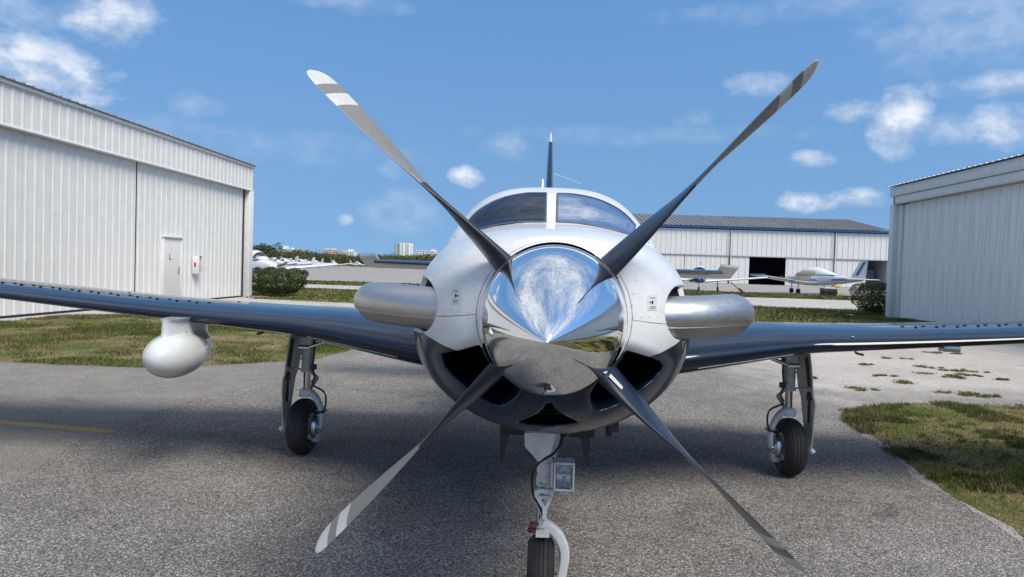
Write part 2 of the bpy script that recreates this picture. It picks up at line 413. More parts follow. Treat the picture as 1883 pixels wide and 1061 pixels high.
def blades(name, poly, n, hmin, hmax, w, seed, bare=.35, z=.016, far=False, label=None, green=1.0, tall=None, scale=.8):
    """turf: clumped grass blades, green tufts and straw, thinned over bare soil"""
    r = np.random.default_rng(seed); poly = np.asarray(poly)
    lo, hi = poly.min(0), poly.max(0); P = np.empty((0, 2))
    while len(P) < n:
        q = lo+(hi-lo)*r.random((n, 2)); sd_ = poly_sd(q, poly); q = q[sd_ > -.02-.12*r.random(len(q))**2.5]
        d = .6*vnoise(q, scale, seed)+.4*vnoise(q, scale*3.7, seed+3)
        keep = r.random(len(q)) < np.clip((d-bare)*3.2, .04, 1)
        P = np.concatenate([P, q[keep]])
    P = P[:n]
    d = .6*vnoise(P, scale, seed)+.4*vnoise(P, scale*3.7, seed+3)
    e = .6*vnoise(P, scale*1.3, seed+7)+.4*vnoise(P, scale*4, seed+8)
    dk = .55+.9*vnoise(P, scale*2.1, seed+9)[:, None]
    h = (hmin+(hmax-hmin)*r.random(n)**1.6)*(.45+.9*d)
    a = r.random(n)*2*np.pi; lean = r.normal(0, .55, (n, 2))*h[:, None]
    ww = w*(.6+.8*r.random(n))
    dx = np.stack([np.cos(a), np.sin(a)], -1)*ww[:, None]*.5
    V = np.zeros((n, 3, 3)); V[:, 0, :2] = P-dx; V[:, 1, :2] = P+dx; V[:, :2, 2] = z-.004
    V[:, 2, :2] = P+lean; V[:, 2, 2] = z+h
    straw = (r.random(n) < np.clip((.66-e)*2.6*(1.3-green*.45), .06, .85))[:, None]
    gcol = np.array([.055, .090, .017])*(.65+.75*r.random((n, 1)))+np.array([.02, .012, .002])*r.random((n, 1))
    scol = np.array([.205, .165, .09])*(.55+.75*r.random((n, 1)))
    rust = (r.random((n, 1)) < .06)*np.array([.02, -.03, -.01])
    c = np.where(straw, scol, gcol*dk)+rust
    C = np.ones((n, 3, 4)); C[:, :, :3] = np.clip(c, .005, 1)[:, None, :]
    o = ob(name, mesh(name, V.reshape(-1, 3), np.arange(n*3).reshape(n, 3), M_blade, attrs={'tint': C.reshape(-1, 4)}))
    return o

gl = [(-11.7, 14.2), (-11.72, 16.6), (-10.6, 17.5), (-9.1, 16.7), (-7.2, 16.1), (-5.1, 14.8), (-3.42, 12.5), (-3.5, 10.85), (-4.77, 9.65), (-5.43, 9.3), (-6.8, 9.3), (-8.5, 9.4), (-11.7, 9.6)]
o, pg = sheet('grass_island_soil', gl, .005, M_turf, .09, .3, 11); struct(o)
stuff(blades('grass_island', pg, 75000, .015, .06, .012, 21, .40, green=1.75), 'patchy green and straw grass island between left hangar and ramp', 'grass')
gr = [(3.40, 8.16), (3.88, 8.62), (4.67, 8.95), (6.0, 9.16), (9.5, 8.9), (11.5, 7), (11.5, 1), (9, -3), (5, -3.5), (3.4, -1), (2.9, 2), (2.85, 3.6), (2.93, 4.4), (2.99, 4.96), (3.04, 5.6), (3.15, 7.0), (3.28, 7.7)]
M_sand = asphalt_mat('sandy_fringe', 140, .16, .30, .5, .7, stain=.3, warm=(1, .93, .84))
cgr = np.mean(gr, 0); o, _ = sheet('sandy_fringe', [(p[0]-.13*(1 if p[0] < 5 else 0), p[1]+(.12 if p[1] > 7.8 else 0)) for p in gr], .0022, M_sand, .12, .14, 31); struct(o)
o, pg = sheet('grass_corner_soil', gr, .0045, M_turf, .11, .13, 12); struct(o)
near = np.array([(p[0], p[1]) for p in gr if p[1] > 3.5 and p[0] < 7]+[(7.2, 3.4), (7.2, 9.1)]); near = near[np.argsort(np.arctan2(near[:, 1]-6.5, near[:, 0]-5.0))]
stuff(blades('grass_corner', near, 170000, .010, .05, .007, 22, .46, .014, scale=2.2, green=1.5), 'thin weedy grass corner on the right of the ramp', 'grass')
far_p = [(2.9, 3.2), (11.4, 3.2), (11.4, 1), (9, -3), (5, -3.4), (3.4, -1), (2.9, 2)]
stuff(blades('grass_corner_rear', far_p, 20000, .03, .08, .02, 23, .3, .014), 'weedy grass running on beside the ramp', 'grass')
bandA = [(-3.4, 26.2), (-12.9, 27.6), (-12.9, 29), (-40, 29), (-40, 39.6), (-5, 40), (-1, 38.5), (-1, 26.5)]
stuff(blades('verge_grass', bandA, 60000, .03, .12, .045, 24, .2, -.006, green=1.6), 'mown grass verge between hangar walk and access road', 'grass')
bandB = [(1, 26.3), (1, 37.8), (9, 35.5), (14, 35.3), (40, 35.3), (40, 31), (14.6, 31), (14.6, 21), (1, 21)]
o, pg = sheet('verge_soil', bandB, .008, M_turf, .2, 1, 13); struct(o)
stuff(blades('verge_grass_right', pg, 70000, .03, .12, .04, 25, .16, .012, green=1.8), 'green grass verge in front of the shaded hangar', 'grass')
bandC = [(-80, 47), (-5, 47), (9, 50), (17, 51.4), (60, 51.4), (60, 60), (24, 64.5), (12, 65), (-5, 57), (-80, 57)]
stuff(blades('far_verge_grass', bandC, 50000, .05, .16, .09, 26, .2, -.006, green=1.6), 'grass strip along the far apron', 'grass')
# weeds that push up through the worn pavement
for i, (px, py, r_) in enumerate([(1668, 704, .20), (1735, 690, .22), (1752, 723, .2), (1765, 695, .16), (1600, 718, .14), (1690, 675, .14), (1630, 692, .1), (1780, 683, .14), (1800, 692, .14), (1845, 699, .1), (1810, 728, .12), (1785, 727, .16), (1720, 649, .2), (1760, 651, .12), (1595, 671, .1), (1480, 695, .06), (1762, 683, .1), (1650, 660, .12)]):
    c0 = gnd(px, py)[:2]
    sub_c = c0+rng.normal(0, 1, (5, 2))*np.array([r_*.95, r_*.45])
    pts = np.concatenate([q_+rng.normal(0, 1, (60, 2))*np.array([r_*.33, r_*.22])*rng.uniform(.4, 1.2) for q_ in sub_c])
    m_ = len(pts); h_ = rng.uniform(.008, .04, m_); a_ = rng.random(m_)*6.283; dx_ = np.stack([np.cos(a_), np.sin(a_)], -1)*.007
    Vw = np.zeros((m_, 3, 3)); Vw[:, 0, :2] = pts-dx_; Vw[:, 1, :2] = pts+dx_; Vw[:, :2, 2] = .003; Vw[:, 2, :2] = pts+rng.normal(0, .02, (m_, 2)); Vw[:, 2, 2] = .004+h_
    cw = np.where(rng.random((m_, 1)) < .4, np.array([[.20, .16, .075]]), np.array([[.10, .125, .03]]))*rng.uniform(.6, 1.25, (m_, 1))
    Cw = np.ones((m_, 3, 4)); Cw[:, :, :3] = cw[:, None]
    stuff(ob('weed_tuft', mesh('weed_tuft', Vw.reshape(-1, 3), np.arange(m_*3).reshape(m_, 3), M_blade, attrs={'tint': Cw.reshape(-1, 4)})), 'low weeds rooted in the worn pavement', 'weeds')

# ------------------------------------------------------------------ hangars
M_hwhite = None
n = N('white_ribbed_steel'); v = n.coord()
streak = n.noise(n.coord((7, 7, .35)), 1.6, 6, .6)
c = n.ramp(streak, [(.25, (.58, .56, .525)), (.5, (.655, .64, .605)), (.75, (.69, .675, .64))])
fl = n.ramp(n.noise(v, 2.2, 6, .7), [(.3, .9), (.6, 1.0)])
n.P(base=n.mix(1., c, fl, 'MULTIPLY'), rough=.45, spec=.4); n.bump(n.noise(v, 1.8, 2), .25, .03); M_hwhite = n.m
n = N('stained_ribbed_steel'); v = n.coord()
streak = n.noise(n.coord((9, 9, .28)), 1.5, 6, .65)
c = n.ramp(streak, [(.30, (.42, .40, .36)), (.45, (.70, .695, .68)), (.7, (.8, .8, .795))])
n.P(base=c, rough=.5, spec=.4); n.bump(n.noise(v, 1.8, 2), .25, .03); M_hstain = n.m
M_trim = mat('white_metal_trim', (.68, .68, .67), .45, grime=.12)
M_dark = mat('black_rubber_seal', (.012, .012, .013), .7)
M_roof = mat('bare_galvanised_roof', (.32, .33, .33), .45, metal=.4, grime=.3)
M_steel = mat('brushed_steel', (.55, .55, .55), .35, metal=1.)
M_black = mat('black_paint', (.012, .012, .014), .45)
M_red = mat('red_enamel', (.45, .02, .02), .3, coat=.4)

PITCH_R = .3048
def ribbed_sheet(width, h, rib=.019, ribw=.055, top=.03, step=PITCH_R):
    """sheet in the local y-z plane, ribs proud towards +x"""
    ys = []; k = int(round(width/step))
    for i in range(k):
        c0 = (i+.5)*step
        ys += [(c0-step*.5 if i == 0 else None, 0), (c0-ribw*.9, 0), (c0-top*.5-.004, rib), (c0+top*.5+.004, rib), (c0+ribw*.9, 0)]
        for q in (-.085, .085): pass
    ys = [(a, b) for a, b in ys if a is not None]+[(width, 0)]
    R = [[(b, a, z) for a, b in ys] for z in (0, h)]
    V, F = loft(R, closed=False)
    return V, F
SW = PITCH_R*3
def sheet_row(par, name, y_end, count, x, z0, h, facing, m, gap=.002, rib=.028):
    me = mesh(name, *ribbed_sheet(SW-gap, h, rib), m)
    for i in range(count):
        y = y_end-(i+1)*SW
        if facing > 0: o = ob(name, me, par, (x, y, z0))
        else: o = ob(name, me, par, (x, y+SW-gap, z0), (0, 0, math.pi))

# left hangar: sunlit front, header over set-back sliding doors
HX, DX, YC, HTOP, HBOT = -12.03, -12.24, 28.40, 5.30, 4.33
hl = tag(thing('hangar', (HX, 5, 0)), 'white ribbed metal hangar on the left with a personnel door in its sliding door', 'hangar')
HLP = hl
def hpart(name, VF, m, par=hl, **k):
    o = mk(name, VF, m, par, **k); o.location = Vector(o.location)-Vector(par.location); return o
YBACK = -30.
cnt = int((YC-YBACK)/SW)
LOC = Vector(hl.location)
def rel(par, x, y, z): return (x-par.location[0], y-par.location[1], z-par.location[2])
me = mesh('header_sheet', *ribbed_sheet(SW-.002, HTOP-.08-HBOT), M_hwhite)
for i in range(cnt): ob('header_sheet', me, hl, rel(hl, HX-.03, YC-.03-(i+1)*SW, HBOT))
me = mesh('door_sheet', *ribbed_sheet(SW-.002, HBOT+.25-.07), M_hwhite)
DOOR_END = YC-.55
joint = 20.2
def door_rows(y_end, count):
    for i in range(count):
        ob('door_sheet', me, hl, rel(hl, DX, y_end-(i+1)*SW, .07))
nd = 8; door_rows(DOOR_END, nd)
joint = DOOR_END-nd*SW
door_rows(joint-.035, int((joint-YBACK)/SW)-1)
hpart('door_joint', box(DX-.03, DX+.012, joint-.034, joint-.001, .05, HBOT+.1), M_dark)
hpart('door_backing', box(DX-.10, DX-.05, YBACK, DOOR_END, .04, HBOT+.2), M_trim)
hpart('door_seal', box(DX-.03, DX+.03, YBACK, DOOR_END, .012, .065), M_dark)
hpart('jamb_gap', box(DX-.06, DX-.004, DOOR_END+.005, DOOR_END+.205, .02, HBOT+.1), M_black)
hpart('corner_post', box(DX-.1, HX+.004, DOOR_END+.21, YC, 0, HBOT-.012, .01), M_trim)
hpart('header_soffit', box(DX+.04, HX+.012, YBACK, YC, HBOT-.05, HBOT-.004, .008), M_trim)
hpart('eave_trim', box(HX-.05, HX+.045, YBACK, YC+.02, HTOP-.085, HTOP, .012), M_trim)
hpart('side_wall', box(-32, HX-.06, YC-.06, YC-.03, 0, HTOP-.1), M_hwhite)
ribs = [(-32, 0)]
V, F = [], []
parts = [box(-32, HX+.10, YBACK, YC+.06, 0, .012)]
k = int((YC-YBACK)/PITCH_R)
for i in range(k):
    y = YC-.02-i*PITCH_R
    parts.append(extrude([(y-.035, .012), (y-.015, .045), (y+.015, .045), (y+.035, .012)], -32, HX+.102, 'x'))
r_ = xf(join(*parts), Matrix.Translation((HX+.1, 0, HTOP+.004)) @ Matrix.Rotation(rad(4.5), 4, 'Y') @ Matrix.Translation((-HX-.1, 0, 0)))
hpart('roof', r_, M_roof, smooth=False)
# personnel door with its letter
py0, py1 = at(296, 540, 22.5), None
def wall_y(px, x, py=500):
    d = sight(px, py); return d[1]*(x/d[0])
ya, yb = wall_y(298, DX), wall_y(329, DX)
zt_ = 2.12
dz0 = .11
hpart('door_frame', join(box(DX+.004, DX+.075, ya-.07, ya-.003, dz0, zt_+.02, .006), box(DX+.004, DX+.075, yb+.003, yb+.07, dz0, zt_+.02, .006), box(DX+.004, DX+.11, ya-.1, yb+.1, zt_+.021, zt_+.085, .008), box(DX+.004, DX+.13, ya-.1, yb+.1, .06, dz0-.002, .008)), M_trim)
pd = hpart('personnel_door', box(DX+.006, DX+.052, ya, yb, dz0+.004, zt_+.017, .004), mat('off_white_door', (.60, .58, .545), .4, grime=.08))
dl = pd.location
def sub(name, VF, m, par, **k):
    o = mk(name, VF, m, par, **k); o.location = -Vector(HLP.location)-Vector(par.location); return o
yh = yb-.11
o = mk('door_handle', join(box(DX+.052, DX+.062, yh-.035, yh+.035, .98, 1.20, .004), tube([(DX+.06, yh, 1.07), (DX+.105, yh, 1.07), (DX+.11, yh-.03, 1.07), (DX+.11, yh-.14, 1.065)], .011, 8)), M_steel, pd); 
Mx = Matrix.Translation((DX+.0545, ya+.36*(yb-ya), 1.52)) @ Matrix(((0, 0, 1, 0), (1, 0, 0, 0), (0, 1, 0, 0), (0, 0, 0, 1)))
text_mesh('door_letter', 'L', .30, M_black, pd, Mx, .0015)
# fire extinguisher cabinet hung on the door
yx0, yx1 = wall_y(350, DX), wall_y(362, DX)
xc = tag(thing('extinguisher_cabinet', (DX+.03, (yx0+yx1)/2, .98)), 'small white fire extinguisher box mounted beside the lettered hangar door', 'cabinet')
w2 = .17
for nm, bx, m_ in (('back_panel', (0, .02, -w2, w2, 0, .62), M_trim), ('top_panel', (.02, .2, -w2, w2, .60, .62), M_trim), ('bottom_panel', (.02, .2, -w2, w2, 0, .02), M_trim),
                   ('side_panel', (.02, .2, -w2, -w2+.02, .021, .599), M_trim), ('side_panel', (.02, .2, w2-.02, w2, .021, .599), M_trim), ('door_panel', (.2, .21, -w2, -w2+.1, .0, .62), M_trim), ('side_label', (.07, .14, -w2-.003, -w2-.0005, .22, .38), M_red)):
    mk(nm, box(*bx, b=.003 if 'label' not in nm else 0), m_, xc)
mk('extinguisher', lathe([(.03, .0), (.03, .055), (.40, .06), (.46, .03), (.50, .02), (.54, .02), (.54, 0)], 16, 'z', (.11, .03, 0)), M_red, xc)

# right hangar: front turned from the sun
RX, RDX, RYC, RTOP = 13.66, 13.92, 29.50, 5.26
hr = tag(thing('hangar', (RX, 5, 0)), 'grey-white hangar on the right, its stained ribbed door in shade', 'hangar')
me = mesh('door_sheet', *ribbed_sheet(SW-.002, 4.45, .02, .07, .05), M_hstain)
rcnt = int((RYC-1.0+30)/SW)
for i in range(rcnt): ob('door_sheet', me, hr, rel(hr, RDX, RYC-.66-i*SW-.002, .06), (0, 0, math.pi))
hpart('corner_post', box(RX, RDX+.3, RYC-.32, RYC, 0, 4.56, .01), M_trim, hr)
hpart('inner_post', box(RX+.18, RDX+.1, RYC-.63, RYC-.33, 0, 4.5, .01), M_trim, hr)
hpart('fascia', box(RX-.02, RX+.1, -30, RYC+.02, 4.86, RTOP-.03, .01), M_trim, hr)
hpart('header_beam', box(RX+.03, RX+.2, -30, RYC-.33, 4.55, 4.845, .01), M_trim, hr)
hpart('door_backing', box(RDX+.04, RDX+.08, -30, RYC-.9, .05, 4.6), M_trim, hr)
hpart('door_sill', box(RX+.1, RDX+.3, -30, RYC-.47, 0, .05), mat('weathered_sill', (.12, .1, .085), .9, grime=.5), hr)
hpart('side_wall', box(RX+.1, 34, RYC-.06, RYC-.02, 0, RTOP-.06), M_hwhite, hr)
parts = [box(RX-.10, 34, -30, RYC+.10, 0, .012)]
for i in range(int((RYC+30)/PITCH_R)):
    y = RYC+.06-i*PITCH_R
    parts.append(extrude([(y-.035, .012), (y-.015, .04), (y+.015, .04), (y+.035, .012)], RX-.102, 34, 'x'))
r_ = xf(join(*parts), Matrix.Translation((RX-.1, 0, RTOP)) @ Matrix.Rotation(rad(-4.5), 4, 'Y') @ Matrix.Translation((-RX+.1, 0, 0)))
hpart('roof', r_, M_roof, hr, smooth=False)

# far hangar across the apron
FY = 128.; hf = tag(thing('hangar', (36, FY, 0)), 'long white hangar across the apron with blue eave and grey gable roof', 'hangar')
M_blue = mat('blue_eave_paint', (.010, .055, .17), .4, grime=.2)
n = N('grey_standing_seam'); v = n.coord()
rst = n.noise(n.coord((.9, .12, .12)), 1.2, 6, .7)
n.P(base=n.ramp(rst, [(.3, (.10, .10, .105)), (.6, (.155, .16, .165)), (.8, (.23, .23, .23))]), rough=.6, spec=.3); M_froof = n.m
X0, X1, ZE, ZM = -6., 59.5, 9.55, 4.95
def fpanel(name, x0, x1, z0, z1, y, m=M_hwhite, step=.85):
    ys = []; k = max(1, int((x1-x0)/step)); s = (x1-x0)/k
    pr = []
    for i in range(k):
        c0 = x0+(i+.5)*s; pr += [(c0-.09, 0), (c0-.05, -.06), (c0+.05, -.06), (c0+.09, 0)]
    pr = [(x0, 0)]+pr+[(x1, 0)]
    R = [[(a, y+b, z) for a, b in pr] for z in (z0, z1)]
    V, F = loft(R, closed=False)
    return hpart(name, (V, F), m, hf, smooth=False)
for a, b in ((X0, 14.9), (15.05, 31.9), (32.1, 50.0), (50.2, X1)): fpanel('upper_wall', a, b, ZM+.06, ZE, FY)
for a, b in ((X0, 5), (5.1, 15), (15.1, 24), (24.1, 31.8), (32.0, 35.4), (41.75, 47), (47.1, 50), (50.2, 55.6)): fpanel('sliding_door', a, b, .05, ZM-.1, FY-.12)
hpart('door_track', box(X0, X1, FY-.3, FY-.14, ZM-.09, ZM+.05), mat('track_grey', (.3, .3, .3), .6), hf)
for xp in (32.0, 50.1): hpart('downpipe', box(xp-.06, xp+.06, FY-.45, FY-.33, 0, ZE-.06), mat('rust_streaked_pipe', (.5, .46, .42), .7, grime=.4), hf)
hpart('eave_fascia', box(X0, X1+.3, FY-.5, FY-.1, ZE+.12, ZE+.50), M_blue, hf)
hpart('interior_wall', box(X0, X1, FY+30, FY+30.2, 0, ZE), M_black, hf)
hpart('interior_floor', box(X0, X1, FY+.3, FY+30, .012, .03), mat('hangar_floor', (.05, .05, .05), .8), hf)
hpart('end_wall', box(X1-.2, X1, FY+.05, FY+36, 0, ZE), M_hwhite, hf)
hpart('rear_wall', box(X0, X1-.21, FY+36, FY+36.2, 0, ZE), M_hwhite, hf)
hpart('stored_crate', box(57.2, 58.9, FY+4, FY+6, .03, 3.3, .05), mat('crate_grey', (.25, .27, .28), .7), hf)
Vr = []
parts = []
ridge_y, ridge_z = FY+18, 13.35
for s in range(2):
    ya_, yb_ = (FY-.55, ridge_y) if s == 0 else (ridge_y, FY+36.5)
    za_, zb_ = (ZE+.54, ridge_z) if s == 0 else (ridge_z, ZE+.54)
    k = int((X1+.4-X0)/.9)
    pr = []
    for i in range(k):
        c0 = X0+(i+.5)*.9; pr += [(c0-.12, 0), (c0-.07, .09), (c0+.07, .09), (c0+.12, 0)]
    pr = [(X0, 0)]+pr+[(X1+.4, 0)]
    parts.append(loft([[(a, ya_, za_+b) for a, b in pr], [(a, yb_, zb_+b) for a, b in pr]], closed=False))
hpart('roof', join(*parts), M_froof, hf, smooth=False)
hpart('gable', extrude([(FY, ZE), (FY+36, ZE), (ridge_y, ridge_z-.1)], X1-.1, X1-.02, 'x'), M_hwhite, hf)

# ------------------------------------------------------------------ hedges, trees, skyline
n = N('leaf_green'); n.P(base=n.attr('tint', 'Color'), rough=.55, spec=.25); M_leaf = n.m
M_bark = mat('bark', (.09, .065, .045), .9, grime=.4, gscale=20)
def leaf_cloud(P, N_, size, r, base, var=.5, sx_=1.5):
    """leaf-sized quads at points P, loosely facing N_"""
    k = len(P); d = N_+r.normal(0, .75, (k, 3)); d /= np.linalg.norm(d, axis=1)[:, None]
    h = r.normal(0, 1, (k, 3)); u = np.cross(d, h); u /= np.linalg.norm(u, axis=1)[:, None]; w = np.cross(d, u)
    s = size*(.6+.8*r.random((k, 1)))
    V = np.stack([P-u*s*sx_*.5, P-w*s*.42, P+u*s*sx_*.5, P+w*s*.42], 1)
    c = np.array(base)[None]*(1-var*.5+var*r.random((k, 1)))
    c[:, 0] += .03*r.random(k)**3; C = np.ones((k, 4, 4)); C[:, :, :3] = np.clip(c, .003, 1)[:, None, :]
    return V.reshape(-1, 3), np.arange(k*4).reshape(k, 4), C.reshape(-1, 4)
def hedge(name, cx, cy, sx_, sy_, h, z0, n_, seed, label):
    r = np.random.default_rng(seed); t = tag(thing(name, (cx, cy, 0)), label, 'hedge')
    P, Nn = [], []
    while len(P) < n_:
        p = r.random(3)*2-1
        q = np.abs(p)**5; f = q.sum()**(1/5.)
        if f < 1e-3: continue
        dep = r.random()**2.2*.35
        p = p/f*(1-dep)
        w = 1+.07*math.sin(p[0]*9+seed)+.06*math.sin(p[2]*7+p[1]*5)
        low = .72+.28*min(1, (p[2]+1)/1.0)
        P.append((p[0]*sx_*.5*w*low, p[1]*sy_*.5*w*low, z0+(p[2]*.5+.5)*(h-z0)*(1+.05*math.sin(p[0]*13+p[1]*4)))); Nn.append(p)
    V, F, C = leaf_cloud(np.array(P), np.array(Nn)/1., .040, r, (.030, .055, .010), 1.0)
    ob('foliage', mesh('foliage', V, F, M_leaf, attrs={'tint': C}), t)
    for i in range(5):
        x = (i-2)/2.6*sx_*.4; y = r.normal(0, .12)
        mk('stem', tube(spline([(x, y, 0), (x+.03, y, z0*.6+.1), (x+r.normal(0, .15), y+r.normal(0, .1), h*.6)], 8), np.linspace(.035, .012, 8), 6), M_bark, t)
    return t
hedge('clipped_hedge', -11.55, 30.0, 2.15, 2.6, 1.18, .12, 16000, 3, 'clipped dark green hedge at the corner of the left hangar')
hedge('clipped_hedge', 14.35, 31.9, 1.5, 2.4, 1.35, .12, 12000, 8, 'clipped hedge beside the corner of the shaded right hangar')

def tree(par_r, x, y, h, w, seed, base, k):
    r = np.random.default_rng(seed); Pl, Nl = [], []
    nb = 16
    C = np.stack([r.normal(0, .26, nb)*w, r.normal(0, .26, nb)*w, h*(.38+.52*r.random(nb))], -1)
    R = w*(.16+.16*r.random(nb))
    j = r.integers(0, nb, k); d = r.normal(0, 1, (k, 3)); d /= np.linalg.norm(d, axis=1)[:, None]
    P = C[j]+d*(R[j]*(.55+.5*r.random(k)))[:, None]; P[:, 2] = np.maximum(P[:, 2], .4)
    return leaf_cloud(P, d, w*.055, r, base, 1.0)
def grow(name, x, y, h, w, seed, base, label, k=1500, group='trees along the far airfield edge'):
    t = tag(thing(name, (x, y, 0)), label, 'tree', group)
    V, F, C = tree(None, 0, 0, h, w, seed, base, k)
    ob('crown', mesh('crown', V, F, M_leaf, attrs={'tint': C}), t)
    mk('trunk', tube(spline([(0, 0, 0), (.1, .1, h*.25), (.3, 0, h*.6)], 8), np.linspace(.035*h, .012*h, 8), 7), M_bark, t)
    return t
# far wood: one mass of overlapping crowns
Vs, Fs, Cs, k0 = [], [], [], 0
r = np.random.default_rng(5)
for i in range(150):
    px = 470+400*i/150.+r.normal(0, 3); Y = r.uniform(300, 350)
    top = np.interp(px, [463, 500, 520, 560, 600, 650, 700, 760, 870], [463, 465, 458, 457, 464, 470, 466, 467, 466])+r.normal(0, 1.3)
    p = at(px, top, Y); h = max(3, p[2])*.78; w = r.uniform(5, 8)
    base = [(.045, .078, .022), (.065, .09, .026), (.09, .085, .032)][r.integers(0, 3)]
    V, F, C = tree(None, 0, 0, h*1.08, w, 900+i, base, 420)
    V = V+np.array([p[0], Y, 0]); Vs.append(V); Fs.append(F+k0); Cs.append(C); k0 += len(V)
stuff(ob('treeline', mesh('treeline', np.concatenate(Vs), np.concatenate(Fs), M_leaf, attrs={'tint': np.concatenate(Cs)})), 'low dark green belt of trees beyond the airfield', 'trees')
p = at(482, 451, 150); grow('broadleaf_tree', p[0], 150, p[2]*1.02, 5.2, 77, (.04, .07, .022), 'rounded dark tree behind the parked airplane by the left hangar', 2600)

# skyline buildings
M_bldg = mat('white_stucco', (.72, .72, .70), .7, grime=.12)
M_bpink = mat('cream_stucco', (.62, .55, .47), .7, grime=.12)
M_glassfar = mat('far_window_glass', (.10, .13, .16), .2)
def block(name, px0, px1, pt, Y, label, m, floors, bays, roofbox=(), depth=14):
    a, b = at(px0, pt, Y), at(px1, pt, Y); x0, x1, z1 = a[0], b[0], (a[2]+b[2])/2
    t = tag(thing(name, ((x0+x1)/2, Y, 0)), label, 'building', 'buildings on the skyline')
    L = lambda VF: move(VF, (-(x0+x1)/2, -Y, 0))
    mk('wall', L(box(x0, x1, Y, Y+depth, 0, z1)), m, t, smooth=False)
    fh = z1/floors; bw = (x1-x0)/bays
    wm = mesh('window', *box(-bw*.3, bw*.3, -.15, .02, -fh*.25, fh*.25), M_glassfar)
    for i in range(floors):
        if (i+.5)*fh < z1*.35: continue
        for j in range(bays):
            ob('window', wm, t, (x0+(j+.5)*bw-(x0+x1)/2, 0, (i+.55)*fh))
    for (u0, u1, hh) in roofbox:
        mk('roof_house', L(box(x0+(x1-x0)*u0, x0+(x1-x0)*u1, Y+2, Y+8, z1+.01, z1+hh)), m, t, smooth=False)
    mk('parapet', L(box(x0-.2, x1+.2, Y-.3, Y-.16, z1-.5, z1+.5)), m, t, smooth=False)
block('apartment_building', 511, 531, 457.5, 900, 'white apartment block with roof boxes rising left over the trees', M_bldg, 9, 6, ((.4, .8, 4),))
block('apartment_building', 531, 556, 459, 930, 'low white building next to the leftmost apartment block', M_bldg, 8, 7, ((.1, .25, 2.5),))
block('apartment_building', 593, 629, 459.5, 900, 'cream apartment block in the middle of the tree belt', M_bpink, 9, 9, ((.1, .25, 2), (.4, .6, 2)))
block('apartment_building', 629, 651, 462.5, 880, 'bright white stepped building right of the cream block', M_bldg, 8, 5, ((.45, .85, 3),))
block('apartment_building', 765, 801, 461.5, 900, 'long low white building right of the round tower', M_bldg, 8, 9, ((.75, 1, 2),))
# the rounded tower with balcony stacks
Y = 900; a, b = at(726, 449, Y), at(761, 449, Y); cx0, R_, zt0 = (a[0]+b[0])/2, (b[0]-a[0])/2, a[2]
tw = tag(thing('apartment_tower', (cx0, Y, 0)), 'tall rounded white apartment tower standing over the tree belt', 'building', 'buildings on the skyline')
mk('wall', lathe([(0, R_*.93), (zt0, R_*.93), (zt0, 0)], 40, 'z'), mat('tower_grey', (.58, .59, .60), .6), tw)
for i in range(13):
    z = zt0*.30+i*zt0*.7/13
    mk('balcony_floor', lathe([(z, R_*.9), (z, R_), (z+.45, R_), (z+.45, R_*.9)], 40, 'z'), M_bldg, tw)
for k in range(10):
    a_ = -math.pi*(k+.5)/10
    if k % 3 == 0: continue
    mk('facade_pier', move(xf(box(-1.2, 1.2, -.5, .5, 0, zt0), Matrix.Rotation(a_+math.pi/2, 4, 'Z')), (R_*.99*math.cos(a_), R_*.99*math.sin(a_), 0)), M_bldg, tw, smooth=False)
mk('roof_cap', lathe([(zt0+.01, R_*1.0), (zt0+1.3, R_*1.0), (zt0+1.4, R_*.8), (zt0+1.4, 0)], 40, 'z'), M_bldg, tw)
# ------------------------------------------------------------------ the turboprop airplane
n = N('white_aircraft_paint'); v = n.coord()
blue = n.ramp(n.math('ADD', n.math('MULTIPLY', n.attr('blue_px'), .25), .5), [(.42, 0.), (.58, 1.)])
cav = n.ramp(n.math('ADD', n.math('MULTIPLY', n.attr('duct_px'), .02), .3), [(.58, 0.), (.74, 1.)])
dirt = n.ramp(n.noise(v, 7, 6, .7), [(.25, .93), (.55, 1.0)])
speck = n.ramp(n.voro(v, 34, 'F1', 'Distance'), [(.035, .55), (.06, 1.0)])
strk = n.ramp(n.noise(n.coord((16, 1.2, 16)), 2.0, 5, .65), [(.28, .90), (.5, 1.0)])
dirt = n.mix(1., n.mix(1., dirt, strk, 'MULTIPLY'), n.mix(n.ramp(n.noise(v, 3, 3), [(.52, 0.), (.6, 1.)]), (1, 1, 1), speck), 'MULTIPLY')
c = n.mix(1., n.mix(blue, (.69, .695, .69), (.002, .015, .043)), dirt, 'MULTIPLY')
c = n.mix(cav, c, (.006, .006, .007))  # black-painted duct insides, and painted dark in the exhaust recesses
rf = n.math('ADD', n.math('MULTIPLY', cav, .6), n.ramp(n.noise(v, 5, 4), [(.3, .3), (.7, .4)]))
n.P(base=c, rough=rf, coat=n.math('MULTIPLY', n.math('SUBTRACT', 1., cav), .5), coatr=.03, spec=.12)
M_body = n.m
n = N('navy_aircraft_paint'); v = n.coord()
n.P(base=n.ramp(n.noise(v, 3, 4), [(.3, (.0008, .0065, .020)), (.7, (.0012, .0088, .026))]), rough=.35, coat=.85, coatr=.06, spec=.05)
n.bump(n.noise(v, 2.2, 3), .05, .03); M_navy = n.m
M_wpaint = mat('white_gear_enamel', (.66, .66, .64), .35, grime=.18, gscale=14, coat=.2)
M_gearg = mat('grey_gear_primer', (.50, .50, .47), .45, grime=.35, gscale=12)
M_chrome = mat('polished_spinner', (.86, .87, .89), .025, metal=1., grime=.02)
n = N('satin_exhaust_steel'); v = n.coord()
n.P(base=n.ramp(n.noise(v, 4, 5), [(.3, (.47, .47, .475)), (.7, (.58, .57, .56))]), metal=1., rough=n.ramp(n.noise(n.coord((2, 30, 30)), 3, 5), [(.3, .34), (.7, .46)])); M_exh = n.m
